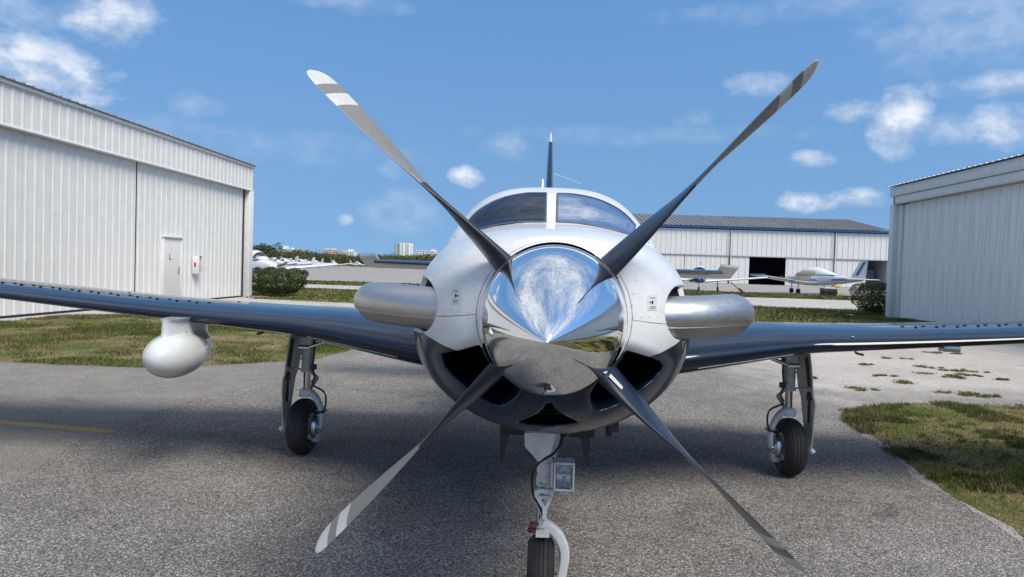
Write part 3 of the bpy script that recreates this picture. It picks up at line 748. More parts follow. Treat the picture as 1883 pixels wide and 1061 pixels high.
n = N('exhaust_steel_shaded'); v = n.coord()
n.P(base=n.ramp(n.noise(v, 4, 5), [(.3, (.30, .29, .28)), (.7, (.42, .41, .39))]), metal=1., rough=.42); M_exh2 = n.m  # darker copy of the stack steel; underside shade put into the colour
M_rubber = mat('tyre_rubber', (.016, .016, .017), .72, grime=.35, gscale=18, bump=.15)
M_piston = mat('chromed_piston', (.6, .61, .62), .12, metal=1.)
M_hose = mat('black_hose', (.015, .015, .016), .5)
M_alu = mat('bare_aluminium', (.6, .6, .6), .3, metal=1., grime=.25, gscale=20)
M_boot = mat('black_deice_rubber', (.016, .017, .020), .38, grime=.3, gscale=9)

ROOT = np.array([.036-.0066*4, 4.0, 0.]); PY = .0066
plane = tag(thing('turboprop_airplane', ROOT, math.atan(PY)), 'white and navy single engine turboprop parked nose-on with four blade propeller', 'airplane')
OFF = (0, -4., 0)
RM = np.array(Matrix.Rotation(math.atan(PY), 3, 'Z'))
def w2l(P):                      # world -> airplane coordinates (y counted from the camera)
    return (np.asarray(P, float)-ROOT) @ RM + np.array([0, 4., 0])
def l2w(P): return (np.asarray(P, float)-np.array([0, 4., 0])) @ RM.T + ROOT
def al(px, py, Y): return w2l(at(px, py, Y))
def ap(name, VF, m, parent=None, **k):
    """part of the airplane (parent None) or sub-part"""
    return mk(name, VF, m, parent or plane, loc=OFF if parent is None else (0, 0, 0), **k)

HUBZ, HUBY = 1.370, 2.148
# body stations: y, half width, top, bottom, height of greatest width, squareness above / below
ST = np.array([
    (2.175, .224, 1.597, 1.152, 1.370, 2.0, 2.0), (2.185, .250, 1.607, 1.122, 1.366, 2.0, 2.0), (2.215, .300, 1.618, 1.077, 1.359, 2.05, 2.0), (2.27, .352, 1.628, 1.035, 1.352, 2.15, 2.0),
    (2.36, .408, 1.642, .985, 1.345, 2.25, 2.0), (2.50, .468, 1.658, .935, 1.325, 2.35, 2.0), (2.70, .523, 1.676, .890, 1.300, 2.45, 2.05),
    (3.00, .580, 1.700, .843, 1.275, 2.55, 2.1), (3.45, .634, 1.733, .800, 1.265, 2.6, 2.1), (3.72, .650, 1.752, .783, 1.26, 2.6, 2.1),
    (3.82, .655, 1.778, .78, 1.26, 2.6, 2.1), (4.10, .660, 1.885, .77, 1.26, 2.95, 2.1), (4.40, .662, 1.985, .76, 1.26, 2.95, 2.1), (4.70, .665, 2.050, .755, 1.26, 2.95, 2.1), (5.1, .665, 2.075, .75, 1.26, 2.95, 2.1),
    (6.2, .64, 2.07, .77, 1.27, 2.4, 2.1), (7.4, .48, 1.95, .97, 1.33, 2.2, 2.0), (8.7, .27, 1.76, 1.2, 1.42, 2.0, 2.0), (9.9, .06, 1.6, 1.42, 1.5, 2.0, 2.0)])
SARC = np.concatenate([[0], np.cumsum(np.hypot(np.diff(ST[:, 0]), np.diff(ST[:, 1])*.8))])
def body(s, th):
    """surface point for station arc s and angle th"""
    y, w, zt, zb, zc, nu, nl = (pchip(SARC, ST[:, i], s) for i in range(7))
    c, sn = np.cos(th), np.sin(th)
    up = sn >= 0; e = 2/np.where(up, nu, nl)
    x = w*np.sign(c)*np.abs(c)**e
    z = zc+np.where(up, zt-zc, zc-zb)*np.sign(sn)*np.abs(sn)**e
    return np.stack([x, y, z], -1)
def s_at(y): return float(np.interp(y, ST[:, 0], SARC))
INL = [(812, 653), (843, 646.5), (866, 640), (878, 637), (885, 642), (893, 653), (903, 665), (920, 684), (942, 702), (955, 712), (954, 722), (945, 733), (932, 742), (918, 747), (905, 744), (888, 735), (859, 715), (833, 693), (818, 675)]
INR = [(1154, 647), (1170, 651), (1193, 658), (1215, 667), (1219, 673), (1214, 685), (1200, 701), (1177, 720), (1156, 735), (1137, 745), (1117, 753), (1103, 757), (1093, 754), (1088, 742), (1087, 728), (1096, 712), (1112, 694), (1128, 674), (1142, 658)]
CHIN = [(954, 777), (974, 769), (990, 761), (1000, 752), (1005, 743), (1014, 743), (1019, 752), (1029, 761), (1045, 769), (1062, 777), (1040, 781), (1008, 783), (975, 781)]
BLUE = [(600, 480), (735, 584), (757, 597), (770, 606), (791, 621), (819, 637), (844, 648), (862, 656), (882, 664), (898, 666), (912, 678), (930, 692), (1010, 705), (1095, 692), (1115, 680), (1128, 674), (1148, 668), (1172, 664), (1193, 658), (1215, 649), (1240, 635), (1260, 620), (1278, 607), (1300, 585), (1420, 500), (1420, 1000), (600, 1000)]
def body_attrs(V):
    q = to_px(l2w(V))
    return np.clip(poly_sd(q, BLUE), -30, 30), q
def press(V):
    """press the inlets and the exhaust openings into the cowl skin"""
    W = V.copy(); blue, q = body_attrs(V)
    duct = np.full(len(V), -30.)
    front = V[:, 1] < 2.85
    for pol, dep in ((INL, .42), (INR, .42), (CHIN, .30)):
        sd = poly_sd(q, pol); ok = front & (sd > -22)
        if pol is CHIN: ok &= V[:, 1] < 2.8
        lipw = 12. if pol is not CHIN else 5.
        u = np.clip((sd+lipw*2.0)/(lipw*2.3), 0, 1)
        push = (.045 if pol is not CHIN else .02)*(1-np.sqrt(1-u*u*.999))+dep*sstep((sd+lipw*.1)/(lipw*.9))
        W[ok, 1] += push[ok]
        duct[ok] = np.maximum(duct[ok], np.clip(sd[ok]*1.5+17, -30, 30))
    for (cx, cy, rx, ry, sg) in ((774, 560, 27, 48.5, 1), (1252, 575, 26.5, 47.5, -1)):
        e = np.hypot((q[:, 0]-cx)/rx, (q[:, 1]-cy)/ry); sd = (1-e)*34
        ok = (V[:, 1] < 3.2) & (sd > -4) & (np.sign(V[:, 0]) == -sg)
        a = sstep((sd+2.5)/4.5)
        W[ok, 0] += (.030*sg*a)[ok]; W[ok, 1] += (.018*a)[ok]
        duct[ok] = np.maximum(duct[ok], np.clip(sd[ok]*8+20., -30, 30))  # black painted in for the dark of a deep hole; recess is shallow
    return W, blue, duct
def skin(name, s0, s1, ns, t0, t1, nt, closed=False, pressed=True):
    s = np.linspace(s0, s1, ns) if not isinstance(s0, np.ndarray) else s0
    th = np.linspace(t0, t1, nt, endpoint=not closed)
    S, T = np.meshgrid(s, th, indexing='ij')
    V = body(S.ravel(), T.ravel())
    if pressed: W, b, d = press(V)
    else: W = V; b, _ = body_attrs(V); d = np.full(len(V), -30.)
    i = np.arange(len(s)-1)[:, None]; j = np.arange(nt if closed else nt-1)[None]
    j2 = (j+1) % nt
    F = np.stack([i*nt+j, i*nt+j2, (i+1)*nt+j2, (i+1)*nt+j], -1).reshape(-1, 4)
    return W, F, b, d
sA, sB, sC = SARC[0], SARC[1]*.55, s_at(3.45)
g = .0035
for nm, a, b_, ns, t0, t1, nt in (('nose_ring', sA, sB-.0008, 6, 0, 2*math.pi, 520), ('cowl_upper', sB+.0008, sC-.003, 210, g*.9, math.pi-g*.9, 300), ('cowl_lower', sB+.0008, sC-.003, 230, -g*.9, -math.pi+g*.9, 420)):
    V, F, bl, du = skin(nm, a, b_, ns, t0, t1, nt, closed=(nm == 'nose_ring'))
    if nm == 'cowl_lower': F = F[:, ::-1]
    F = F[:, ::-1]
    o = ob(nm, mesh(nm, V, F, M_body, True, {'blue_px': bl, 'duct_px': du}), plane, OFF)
# dark firewall space seen through the panel gaps
r_ = []
for y, k in ((2.20, .9), (2.4, .62), (2.75, .70), (3.3, .9)):
    p = body(np.full(48, s_at(y)), np.linspace(0, 2*math.pi, 48, endpoint=False)); c0 = p.mean(0)
    q = c0+(p-c0)*np.array([k, 1, k]); q[:, 1] = y+.02; r_.append(q)
ap('engine_shroud', loft(r_, True, True), M_black)
# fuselage behind the cowl; the windscreen openings are cut out of it
s = np.unique(np.concatenate([np.linspace(sC, s_at(3.7), 10), np.linspace(s_at(3.7), s_at(4.75), 95), np.linspace(s_at(4.75), SARC[-1], 50)]))
NT = 400
V, F, bl, du = skin('fuselage', s, None, None, 0, 2*math.pi, NT, closed=True, pressed=False)
bvh = BVHTree.FromPolygons([tuple(p) for p in l2w(V)], F.tolist())
PANES = {'L': ([(1004.5, 355.5), (985, 355.5), (963, 356.5), (933, 362), (908, 371), (885, 384), (868, 399), (858, 413)], [(1003.5, 409), (985, 409.5), (960, 411.5), (933, 414.5), (910, 418), (890, 423), (874, 426.5), (862, 430)]),
         'R': ([(1025, 356.5), (1045, 357), (1066, 359.5), (1092, 365), (1116, 374), (1138, 386), (1155, 400), (1168, 415)], [(1024, 409), (1045, 410), (1066, 411.8), (1092, 416), (1112, 420), (1132, 425), (1150, 430), (1163, 434)])}
def hit(px, py):
    d = sight(px, py); o0 = Vector((0, 0, EYE))+Vector(d)*3.2
    h, nn, *_ = bvh.ray_cast(o0, Vector(d))
    if h is None or h[1] > 4.8 or h[1] < 3.74:
        p = at(px, py, 4.3); h, nn, *_ = bvh.find_nearest(Vector(p))
    if nn @ Vector(d) > 0: nn = -nn
    return np.array(h), np.array(nn)
q = to_px(l2w(V)); kill = np.zeros(len(F), bool)
fc = q[F].mean(1); fy = V[F].mean(1)
for k, (tp, bt) in PANES.items():
    poly = tp+bt[::-1]; kill |= (poly_sd(fc, poly) > 1.6) & (fy[:, 1] > 3.6) & (fy[:, 1] < 4.8) & (fy[:, 2] > 1.6)
F2 = F[~kill][:, ::-1]
o = ob('fuselage', mesh('fuselage', V, F2, M_body, True, {'blue_px': bl, 'duct_px': du}), plane, OFF)
fus = o
# tinted windscreen panes
n = N('windscreen_glass'); 
gl_ = n.n.new('ShaderNodeBsdfGlossy'); gl_.inputs['Roughness'].default_value = .015; gl_.inputs['Color'].default_value = (.62, .68, .78, 1)
tr = n.n.new('ShaderNodeBsdfTransparent'); tr.inputs['Color'].default_value = (.20, .26, .36, 1)
fr = n.n.new('ShaderNodeFresnel'); fr.inputs['IOR'].default_value = 1.42
mx = n.n.new('ShaderNodeMixShader'); n.l.new(n.math('ADD', n.math('MULTIPLY', fr.outputs[0], 1.0), .0, True), mx.inputs[0]); n.l.new(tr.outputs[0], mx.inputs[1]); n.l.new(gl_.outputs[0], mx.inputs[2])
n.l.new(mx.outputs[0], n.out.inputs['Surface']); M_glass = n.m
M_gasket = mat('grey_gasket', (.09, .095, .10), .6)
for k, (tp, bt) in PANES.items():
    nu, nv = 40, 16
    T = spline(tp, nu); B = spline(bt, nu); grid = []; nor = []
    for i in range(nu):                       # the lower edge rests on the deck just ahead of the glass
        for _ in range(60):
            d = sight(*B[i]); h = bvh.ray_cast(Vector((0, 0, EYE))+Vector(d)*3.2, Vector(d))[0]
            if h is not None and 3.75 < h[1] < 4.6: break
            B[i, 1] -= .5
    B[:, 1] = np.minimum(B[:, 1], np.convolve(np.pad(B[:, 1], 3, 'edge'), np.ones(7)/7, 'valid'))
    for j in range(nv):
        for i in range(nu):
            px, py = T[i]+(B[i]-T[i])*j/(nv-1); h, nn = hit(px, py); grid.append(w2l(h+nn*.003)); nor.append(nn)
    grid = np.array(grid)
    Fp = [(j*nu+i, j*nu+i+1, (j+1)*nu+i+1, (j+1)*nu+i) for j in range(nv-1) for i in range(nu-1)]
    pane = ap('windscreen_pane', (grid, Fp), M_glass, smooth=True)
    loop = [grid[i] for i in range(nu)]+[grid[j*nu+nu-1] for j in range(1, nv)]+[grid[(nv-1)*nu+i] for i in range(nu-2, -1, -1)]+[grid[j*nu] for j in range(nv-2, 0, -1)]
    loop = np.array(loop+[loop[0]])
    ap('pane_seal', tube(loop, .0055, 6, cap=False), M_gasket, pane)
# cockpit behind the glass
M_seat = mat('grey_leather', (.20, .19, .17), .6)
dash = ap('glareshield', join(extrude([(-.56, 1.52), (.56, 1.52), (.54, 1.68), (.3, 1.715), (-.3, 1.715), (-.54, 1.68)], 3.95, 4.20)), mat('black_vinyl', (.02, .02, .022), .7))
for sg in (-1, 1):
    st = ap('pilot_seat', join(box(sg*.32-.22, sg*.32+.22, 4.85, 4.97, 1.05, 1.66, .05), box(sg*.32-.13, sg*.32+.13, 4.87, 4.95, 1.67, 1.86, .03)), M_seat)
ap('cabin_bulkhead', box(-.6, .6, 5.6, 5.62, .9, 1.95), mat('beige_trim', (.35, .31, .26), .8))
p0, p1 = hit(1030, 362)[0], hit(1030, 406)[0]
ap('standby_mount', tube([w2l(p1)+[0, .10, -.01], w2l(p0)+[0, .1, -.02]], .006, 6), M_alu)

# spinner: polished ogive on a back plate
prof = []
TIPY, RIMY = 1.585, 2.085
RS = .2125
for i in range(46):
    t = i/45.; y = TIPY+(RIMY-TIPY)*t**1.12
    tt = t**1.12
    r = RS*(tt**.80)*(1.30-.30*tt) if False else RS*np.sin(np.pi/2*tt**.86)**.92
    prof.append((y, max(r, .0009)))
prof += [(2.10, RS+.0005), (2.165, RS+.001), (2.168, RS-.01), (2.168, .05)]
TILT, TOE = .036, .042       # the thrust line is angled slightly down and to one side
def dip(VF): 
    V, F = VF; V = np.array(V, float); V[:, 2] -= (RIMY+.05-V[:, 1])*TILT; V[:, 0] -= (RIMY+.05-V[:, 1])*TOE; return V, F
sp = ap('spinner', dip(lathe(prof, 128, 'y', (0, 0, HUBZ))), M_chrome, smooth=50)
ap('spinner_band', dip(lathe([(2.070, RS-.0005), (2.080, RS+.0015), (2.092, RS+.0045), (2.100, RS+.0055), (2.104, RS+.004), (2.105, RS)], 96, 'y', (0, 0, HUBZ))), M_alu, sp)

# propeller blades
BR = [.165, .20, .24, .29, .35, .42, .50, .58, .66, .75, .84, .91, .965, 1.0, 1.022, 1.037, 1.045, 1.048]
BC = [.080, .086, .094, .104, .114, .122, .128, .132, .136, .139, .138, .134, .130, .121, .107, .085, .056, .014]
BA = [-46, -41, -35, -28, -21, -14, -5.5, 1, 6.3, 11, 14.3, 16.5, 17.8, 18.5, 19, 19, 19, 19]
BT = [.070, .060, .046, .034, .026, .020, .016, .013, .0115, .0105, .0095, .0085, .008, .007, .0065, .006, .005, .004]
rr = np.unique(np.concatenate([np.linspace(BR[0], .98, 46), np.linspace(.98, 1.048, 26)]))
cc, aa, tt_ = pchip(BR, BC, rr), np.radians(pchip(BR, BA, rr)), pchip(BR, BT, rr)
npsi = 36; psi = np.linspace(0, 2*math.pi, npsi, endpoint=False)
V = []; RA = []
for r0, c0, a0, t0 in zip(rr, cc, aa, tt_):
    along = np.cos(psi)*.5*c0+(.16*(.134-c0) if r0 > .91 else 0)       # + towards the leading edge
    rd = np.clip((.30-r0)/.12, 0, 1)
    thick = .5*t0*np.sin(psi)*(1+(1-rd)*.38*np.cos(psi))*np.where(np.sin(psi) > 0, 1.15, .8)
    le = np.array([0, -math.cos(a0), math.sin(a0)]); nf = np.array([0, -math.sin(a0), -math.cos(a0)])   # local: x span, y aft, z rotation sense
    V.append(np.array([r0, 0, 0])+along[:, None]*le+thick[:, None]*nf); RA.append(np.full(npsi, r0))
Vb = np.concatenate(V); RA = np.concatenate(RA); k = len(rr)
F = [(i*npsi+j, i*npsi+(j+1) % npsi, (i+1)*npsi+(j+1) % npsi, (i+1)*npsi+j) for i in range(k-1) for j in range(npsi)]
fm = [0 if j < npsi//2 else 1 for i in range(k-1) for j in range(npsi)]
F.append(tuple(range((k-1)*npsi, k*npsi))); fm.append(0)
n = N('blade_front_paint'); v = n.coord()
g_ = n.noise(v, 40, 5, .7); r_at = n.attr('span')
q = n.math('MULTIPLY', r_at, 1/1.048)
stripe = n.ramp(q, [(0, (.020, .021, .024)), (.535, (.175, .170, .158)), (.853, (.50, .50, .49)), (.90, (.175, .170, .158)), (.94, (.50, .50, .49))], 'CONSTANT')
n.P(base=n.mix(1., stripe, n.ramp(g_, [(.3, .86), (.6, 1.04)]), 'MULTIPLY'), rough=.42, spec=.4); M_bf = n.m
n = N('blade_rear_black'); v = n.coord()
n.P(base=n.ramp(n.noise(v, 14, 5, .7), [(.3, (.006, .010, .022)), (.75, (.010, .017, .036))]), rough=n.ramp(n.noise(v, 9, 4), [(.3, .22), (.7, .36)]), spec=.4, coat=.2); M_br = n.m
bm_ = mesh('propeller_blade', Vb, F, [M_bf, M_br], 55, {'span': RA}, fm)
bl_objs = []
for i in range(4):
    ph = rad(46.0+90*i)
    # columns: span direction, aft, rotation sense (counter-clockwise seen from ahead)
    M3 = Matrix(((math.cos(ph), 0, -math.sin(ph)), (0, 1, 0), (math.sin(ph), 0, math.cos(ph)))).to_4x4()
    o = ob('propeller_blade', bm_, plane); o.matrix_local = Matrix.Translation((0, HUBY-4, HUBZ-.002)) @ Matrix.Rotation(-TOE, 4, 'Z') @ Matrix.Rotation(TILT, 4, 'X') @ M3
    bl_objs.append(o)
    mk('blade_cuff', lathe([(.15, .052), (.218, .050), (.222, .046), (.222, .03)], 24, 'x'), M_boot, o)
# strip of tape at one blade root
tp = bl_objs[3]
ap_t = []
for u in np.linspace(0, 1, 5):
    r0 = .235+.055*u; a0 = math.radians(float(pchip(BR, BA, [r0])[0])); t0 = float(pchip(BR, BT, [r0])[0]); c0 = float(pchip(BR, BC, [r0])[0])
    le = np.array([0, -math.cos(a0), math.sin(a0)]); nf = np.array([0, -math.sin(a0), -math.cos(a0)])
    for w in (.012, -.004):
        ap_t.append(np.array([r0, 0, 0])+le*(w+.02)-nf*(.5*t0*.8*1.08+.001))
mk('tape_strip', (np.array(ap_t), [(2*i, 2*i+1, 2*i+3, 2*i+2) for i in range(4)]), mat('grey_tape', (.45, .45, .44), .6), tp)

# exhaust stacks
def stack(sg, z):
    pts = spline([(.33, 2.40, z), (.41, 2.43, z), (.49, 2.472, z+.002), (.557, 2.527, z+.004), (.617, 2.590, z+.004), (.660, 2.665, z+.003), (.682, 2.75, z), (.690, 2.86, z-.004)], 34)
    rings = []; n_ = 44
    for i, p in enumerate(pts):
        t = pts[min(i+1, 33)]-pts[max(i-1, 0)]; t /= np.linalg.norm(t); u = np.cross((0, 0, 1.), t); u /= np.linalg.norm(u)
        f = i/33.; hv = .0715+.0065*f; hw = .072+.017*f
        R = []
        for a in np.linspace(0, 2*math.pi, n_, endpoint=False):
            ca, sa = math.cos(a), math.sin(a)
            x_ = hw*np.sign(ca)*abs(ca); z_ = hv*np.sign(sa)*abs(sa)
            if sa < -.28: x_ *= 1-.10*min(1, (-.28-sa)/.15)         # pinched below the weld
            R.append(p+u*x_+np.array([0, 0, z_]))
        rings.append(R)
    V, F = loft(rings)
    n0 = len(rings)
    lip = [[rings[-1][j]*.0+np.array(rings[-1]).mean(0)+(np.array(rings[-1][j])-np.array(rings[-1]).mean(0))*.93-np.array([0, .001+.012*k, 0]) for j in range(n_)] for k in (0, 1, 2)]
    V2, F2 = loft([rings[-1]]+lip)
    V, F = join((V, F), (V2, F2))
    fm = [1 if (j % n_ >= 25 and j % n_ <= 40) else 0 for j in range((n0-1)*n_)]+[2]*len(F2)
    if sg < 0: V = V*np.array([-1, 1, 1]); F = [tuple(reversed(f)) for f in F]
    o = mk('exhaust_stack', (V, F), [M_exh, M_exh2, M_black], plane, smooth=38, loc=OFF, fmat=fm)
    # weld seam along the crease
    seam = np.array([rings[i][25] for i in range(n0)]); seam2 = np.array([rings[i][41] for i in range(n0)])
    for sm in (seam, seam2):
        if sg < 0: sm = sm*np.array([-1, 1, 1])
        mk('weld_seam', tube(sm, .0022, 6), M_exh, o)
stack(-1, 1.367); stack(1, 1.364)

# placards on the cowl
M_plac = mat('placard_white', (.62, .63, .60), .5, grime=.1)
up_b = BVHTree.FromObject
cow = [o for o in plane.children if o.name.startswith('cowl_upper')][0]
cb = BVHTree.FromPolygons([tuple(p) for p in l2w(np.array([v.co[:] for v in cow.data.vertices]))], [tuple(p.vertices) for p in cow.data.polygons])
for px, py in ((838.5, 545), (1199.5, 557)):
    sx_ = -1 if px < 1000 else 1
    def cp(u, v_, lift=.0012):
        d = sight(px+u, py+v_); h, nn, *_ = cb.ray_cast(Vector((0, 0, EYE)), Vector(d))
        if nn @ Vector(d) > 0: nn = -nn
        return w2l(np.array(h)+np.array(nn)*lift)
    def patch(name, u0, u1, v0, v1, m_, par, lift):
        k = 4; Vp = [cp(u0+(u1-u0)*i/k, v0+(v1-v0)*j/k, lift) for j in range(k+1) for i in range(k+1)]
        Fp = [(j*(k+1)+i, j*(k+1)+i+1, (j+1)*(k+1)+i+1, (j+1)*(k+1)+i) for j in range(k) for i in range(k)]
        return ap(name, (Vp, Fp), m_, par, smooth=True)
    pl = patch('placard', -8.5, 8.5, -14, 14, M_plac, None, .0012)
    # print: heading, latch pictogram and two lines of small lettering
    org, ex, ey = cp(0, 0, .002), cp(8, 0, .002)-cp(-8, 0, .002), cp(0, -8, .002)-cp(0, 8, .002)
    ex /= np.linalg.norm(ex); nz = np.cross(ex, ey); nz /= np.linalg.norm(nz); ey = np.cross(nz, ex)
    def tx(body_, v_, size):
        o_ = cp(0, v_, .0022); M4 = Matrix(((ex[0], ey[0], nz[0], o_[0]), (ex[1], ey[1], nz[1], o_[1]), (ex[2], ey[2], nz[2], o_[2]), (0, 0, 0, 1)))
        text_mesh('placard_lettering', body_, size, M_black, pl, M4, .0001)
    tx('TO LOCK', -9, .0062); tx('TO UNLOCK', 7.2, .0050); tx('TURN LATCH', 10.4, .0046)
    for (u, v_, ru, rv) in ((-.5*-sx_*-1, -1, 1.7, 3.6), (-4.6*sx_*1.0, -1, 1.8, 1.1)):
        Vp = [cp(u+ru*math.cos(a), v_+rv*math.sin(a), .0022) for a in np.linspace(0, 2*math.pi, 14, endpoint=False)]
        ap('latch_symbol', (Vp, [tuple(range(14))]), M_black, pl)

# quarter-turn fasteners and paint chips on the cowl
fast = mesh('fastener', *lathe([(0, .0027), (.0005, .0027), (.0008, .002), (.0006, 0)], 10, 'z'), M_gearg)
spots = [(x, 566+(x-800)*.13) for x in range(812, 884, 17)]+[(x, 585-(x-1150)*.045) for x in range(1164, 1228, 15)]+[(868, 505), (873, 525), (874, 548), (1168, 515), (1165, 540), (1163, 562), (920, 446), (955, 425), (1085, 428), (1118, 448), (905, 476), (1140, 482), (818, 492), (850, 470), (1200, 480), (1225, 505)]
for px, py in spots:
    d = sight(px, py); h, nn, *_ = cb.ray_cast(Vector((0, 0, EYE)), Vector(d))
    if h is None: continue
    if nn @ Vector(d) > 0: nn = -nn
    o = ob('fastener', fast, plane); loc = w2l(np.array(h)); o.location = (loc[0], loc[1]-4, loc[2])
    o.rotation_euler = nn.to_track_quat('Z', 'Y').to_euler()
# grille in the chin intake
for i in range(5):
    py = 755+i*5.2; hw = 14+i*8.5
    p, q_ = al(1010-hw*.95, py, 2.46), al(1009+hw*.95, py+.5, 2.46)
    ap('intake_slat', tube([p, q_], .0020, 6), mat('slat_grey', (.10, .10, .105), .5))

# ------------------------------------------------------------------ wings
WX = [.45, .80, 1.2, 1.55, 1.80, 2.1, 3.0, 4.2, 5.4, 6.35, 6.5]
WLE = [4.30, 4.40, 4.55, 4.68, 4.76, 4.80, 4.86, 4.94, 5.02, 5.10, 5.28]     # leading edge
WCH = [2.55, 2.40, 2.18, 2.0, 1.86, 1.78, 1.60, 1.38, 1.16, .98, .62]
WZ = [.935, .965, 1.005, 1.042, 1.063, 1.078, 1.135, 1.225, 1.32, 1.40, 1.42]  # leading edge height
WT = [.130, .130, .126, .118, .106, .098, .088, .086, .085, .08, .05]
def airfoil(c, t, n_=34):
    b = np.linspace(0, math.pi, n_); x = (1-np.cos(b))/2
    yt = 5*t*(.2969*np.sqrt(x)-.126*x-.3516*x**2+.2843*x**3-.1015*x**4)
    cam_ = .022*4*x*(1-x)
    up_ = np.stack([x, cam_+yt], -1); lo_ = np.stack([x, cam_-yt], -1)[1:-1][::-1]
    return np.concatenate([up_, lo_])*c
XX = np.unique(np.concatenate([np.linspace(.45, 2.1, 30), np.linspace(2.1, 6.35, 30), np.linspace(6.35, 6.5, 6)]))
rings = []
for x in XX:
    le, ch, z0, t0 = (float(pchip(WX, a, [x])[0]) for a in (WLE, WCH, WZ, WT))
    a_ = airfoil(ch, t0); inc = rad(2.2)
    rings.append([(x, le+p*math.cos(inc)+q_*math.sin(inc), z0-p*math.sin(inc)+q_*math.cos(inc)) for p, q_ in a_])
WV, WF = loft(rings, True, True)
def wtop(x, p):
    le, ch, z0, t0 = (float(pchip(WX, a, [x])[0]) for a in (WLE, WCH, WZ, WT))
    a_ = airfoil(ch, t0, 60)[:60]; i = int(np.argmin(abs(a_[:, 0]-p*ch))); inc = rad(2.2); P_, Q_ = a_[i]
    return np.array([x, le+P_*math.cos(inc)+Q_*math.sin(inc), z0-P_*math.sin(inc)+Q_*math.cos(inc)])
def wbot(x, p):
    le, ch, z0, t0 = (float(pchip(WX, a, [x])[0]) for a in (WLE, WCH, WZ, WT))
    a_ = airfoil(ch, t0, 60)[60:]; i = int(np.argmin(abs(a_[:, 0]-p*ch))); inc = rad(2.2); P_, Q_ = a_[i]
    return np.array([x, le+P_*math.cos(inc)+Q_*math.sin(inc), z0-P_*math.sin(inc)+Q_*math.cos(inc)])
vg_big = mesh('vortex_generator', *join(box(-.016, .016, -.005, .006, 0, .003), extrude([(-.015, .003), (.015, .003), (.011, .008), (-.011, .008)], -.002, .003)), M_black)
vg_small = mesh('stall_tab', *box(-.005, .005, -.01, .012, 0, .009), M_black)
wings = {}
for sg in (-1, 1):
    VF = (WV*np.array([sg, 1, 1]), [tuple(reversed(f)) for f in WF] if sg > 0 else WF)
    w_ = ap('wing', VF, M_navy, smooth=35); wings[sg] = w_
    for i in range(26):
        x = 2.50+i*.152 if sg < 0 else 2.52+i*.145
        if x > 6.2: break
        p = wtop(x, .20); ob('vortex_generator', vg_big, w_, (sg*x, p[1], p[2]-.002), (rad(-4), 0, sg*rad(12)))
        p = wtop(x+.075, .18); ob('stall_tab', vg_small, w_, (sg*(x+.075), p[1], p[2]-.001))
    # bright rivetless strip along the glove edge
    strip = [wbot(x, .02)+np.array([0, -.002, -.002]) for x in np.linspace(.95, 1.62, 14)]
    ap('stall_strip', tube([s_*np.array([sg, 1, 1]) for s_ in strip], .003, 6), M_gearg, w_)
w_ = wings[1]
p = wbot(2.72, .06); ap('pitot_plate', box(p[0]-.055, p[0]+.055, p[1]-.05, p[1]+.03, p[2]-.028, p[2]+.01, .005), M_alu, w_)
p = wbot(2.28, .30); ap('tie_down_hook', tube(spline([p+[0, 0, .01], p+[0, 0, -.035], p+[.01, -.01, -.05], p+[.05, -.03, -.058]], 9), .008, 8), M_black, w_)
w_ = wings[-1]
p = wbot(2.16, .30)*np.array([-1, 1, 1]); ap('tie_down_hook', tube(spline([p+[0, 0, .01], p+[0, 0, -.035], p+[-.01, -.01, -.05], p+[-.04, -.03, -.058]], 9), .008, 8), M_black, w_)
p = wtop(2.05, .09); ob('wing_rivet_light', mesh('wing_rivet_light', *lathe([(0, .012), (.004, .010), (.006, 0)], 10, 'z'), M_alu), wings[1], (p[0], p[1]-.08, p[2]-.02))

# weather radar pod under the right wing
pc = al(322, 652, 4.75); rp = .156
prof = []
for i in range(34):
    t = (i/33.)**1.7
    y = -.30+.74*t
    r_p = rp*(math.sqrt(max(0, 1-((.40-min(t, .40))/.40)**2)) if t < .40 else 1-.62*((t-.40)/.60)**1.9)
    prof.append((y, max(r_p, .002)))
pod = ap('radar_pod', lathe(prof, 56, 'y', tuple(pc), False, True), M_wpod if False else mat('gloss_white_pod', (.56, .57, .565), .22, coat=.6, grime=.05), smooth=50)
top = wbot(-pc[0], .08)
rings = []
for t in np.linspace(0, 1, 14):
    z = pc[2]+rp*.55+(top[2]+.045-pc[2]-rp*.55)*t
    fl = (1-t)**5; a0 = .05+.05*fl+.03*max(0, (t-.8)/.2)**2; y0, y1 = -.16-.05*fl, .44
    ring = []
    for a in np.linspace(0, 2*math.pi, 30, endpoint=False):
        ca, sa = math.cos(a), math.sin(a)
        ring.append((pc[0]+a0*np.sign(sa)*abs(sa)**.8, pc[1]+(y0+y1)/2+(y1-y0)/2*ca, z))
    rings.append(ring)
ap('pod_pylon', loft(rings, True, True), mat('gloss_white_pod', (.56, .57, .565), .22), pod, smooth=50)
for (dx, dy, dz) in ((.05, .05, .15), (.11, .12, .09), (.13, .2, .02)):
    c0 = pc+np.array([dx, dy, dz]); ap('pod_screw', lathe([(-.004, 0), (-.004, .005), (.004, .005), (.004, 0)], 8, 'x', tuple(c0)), M_black, pod)

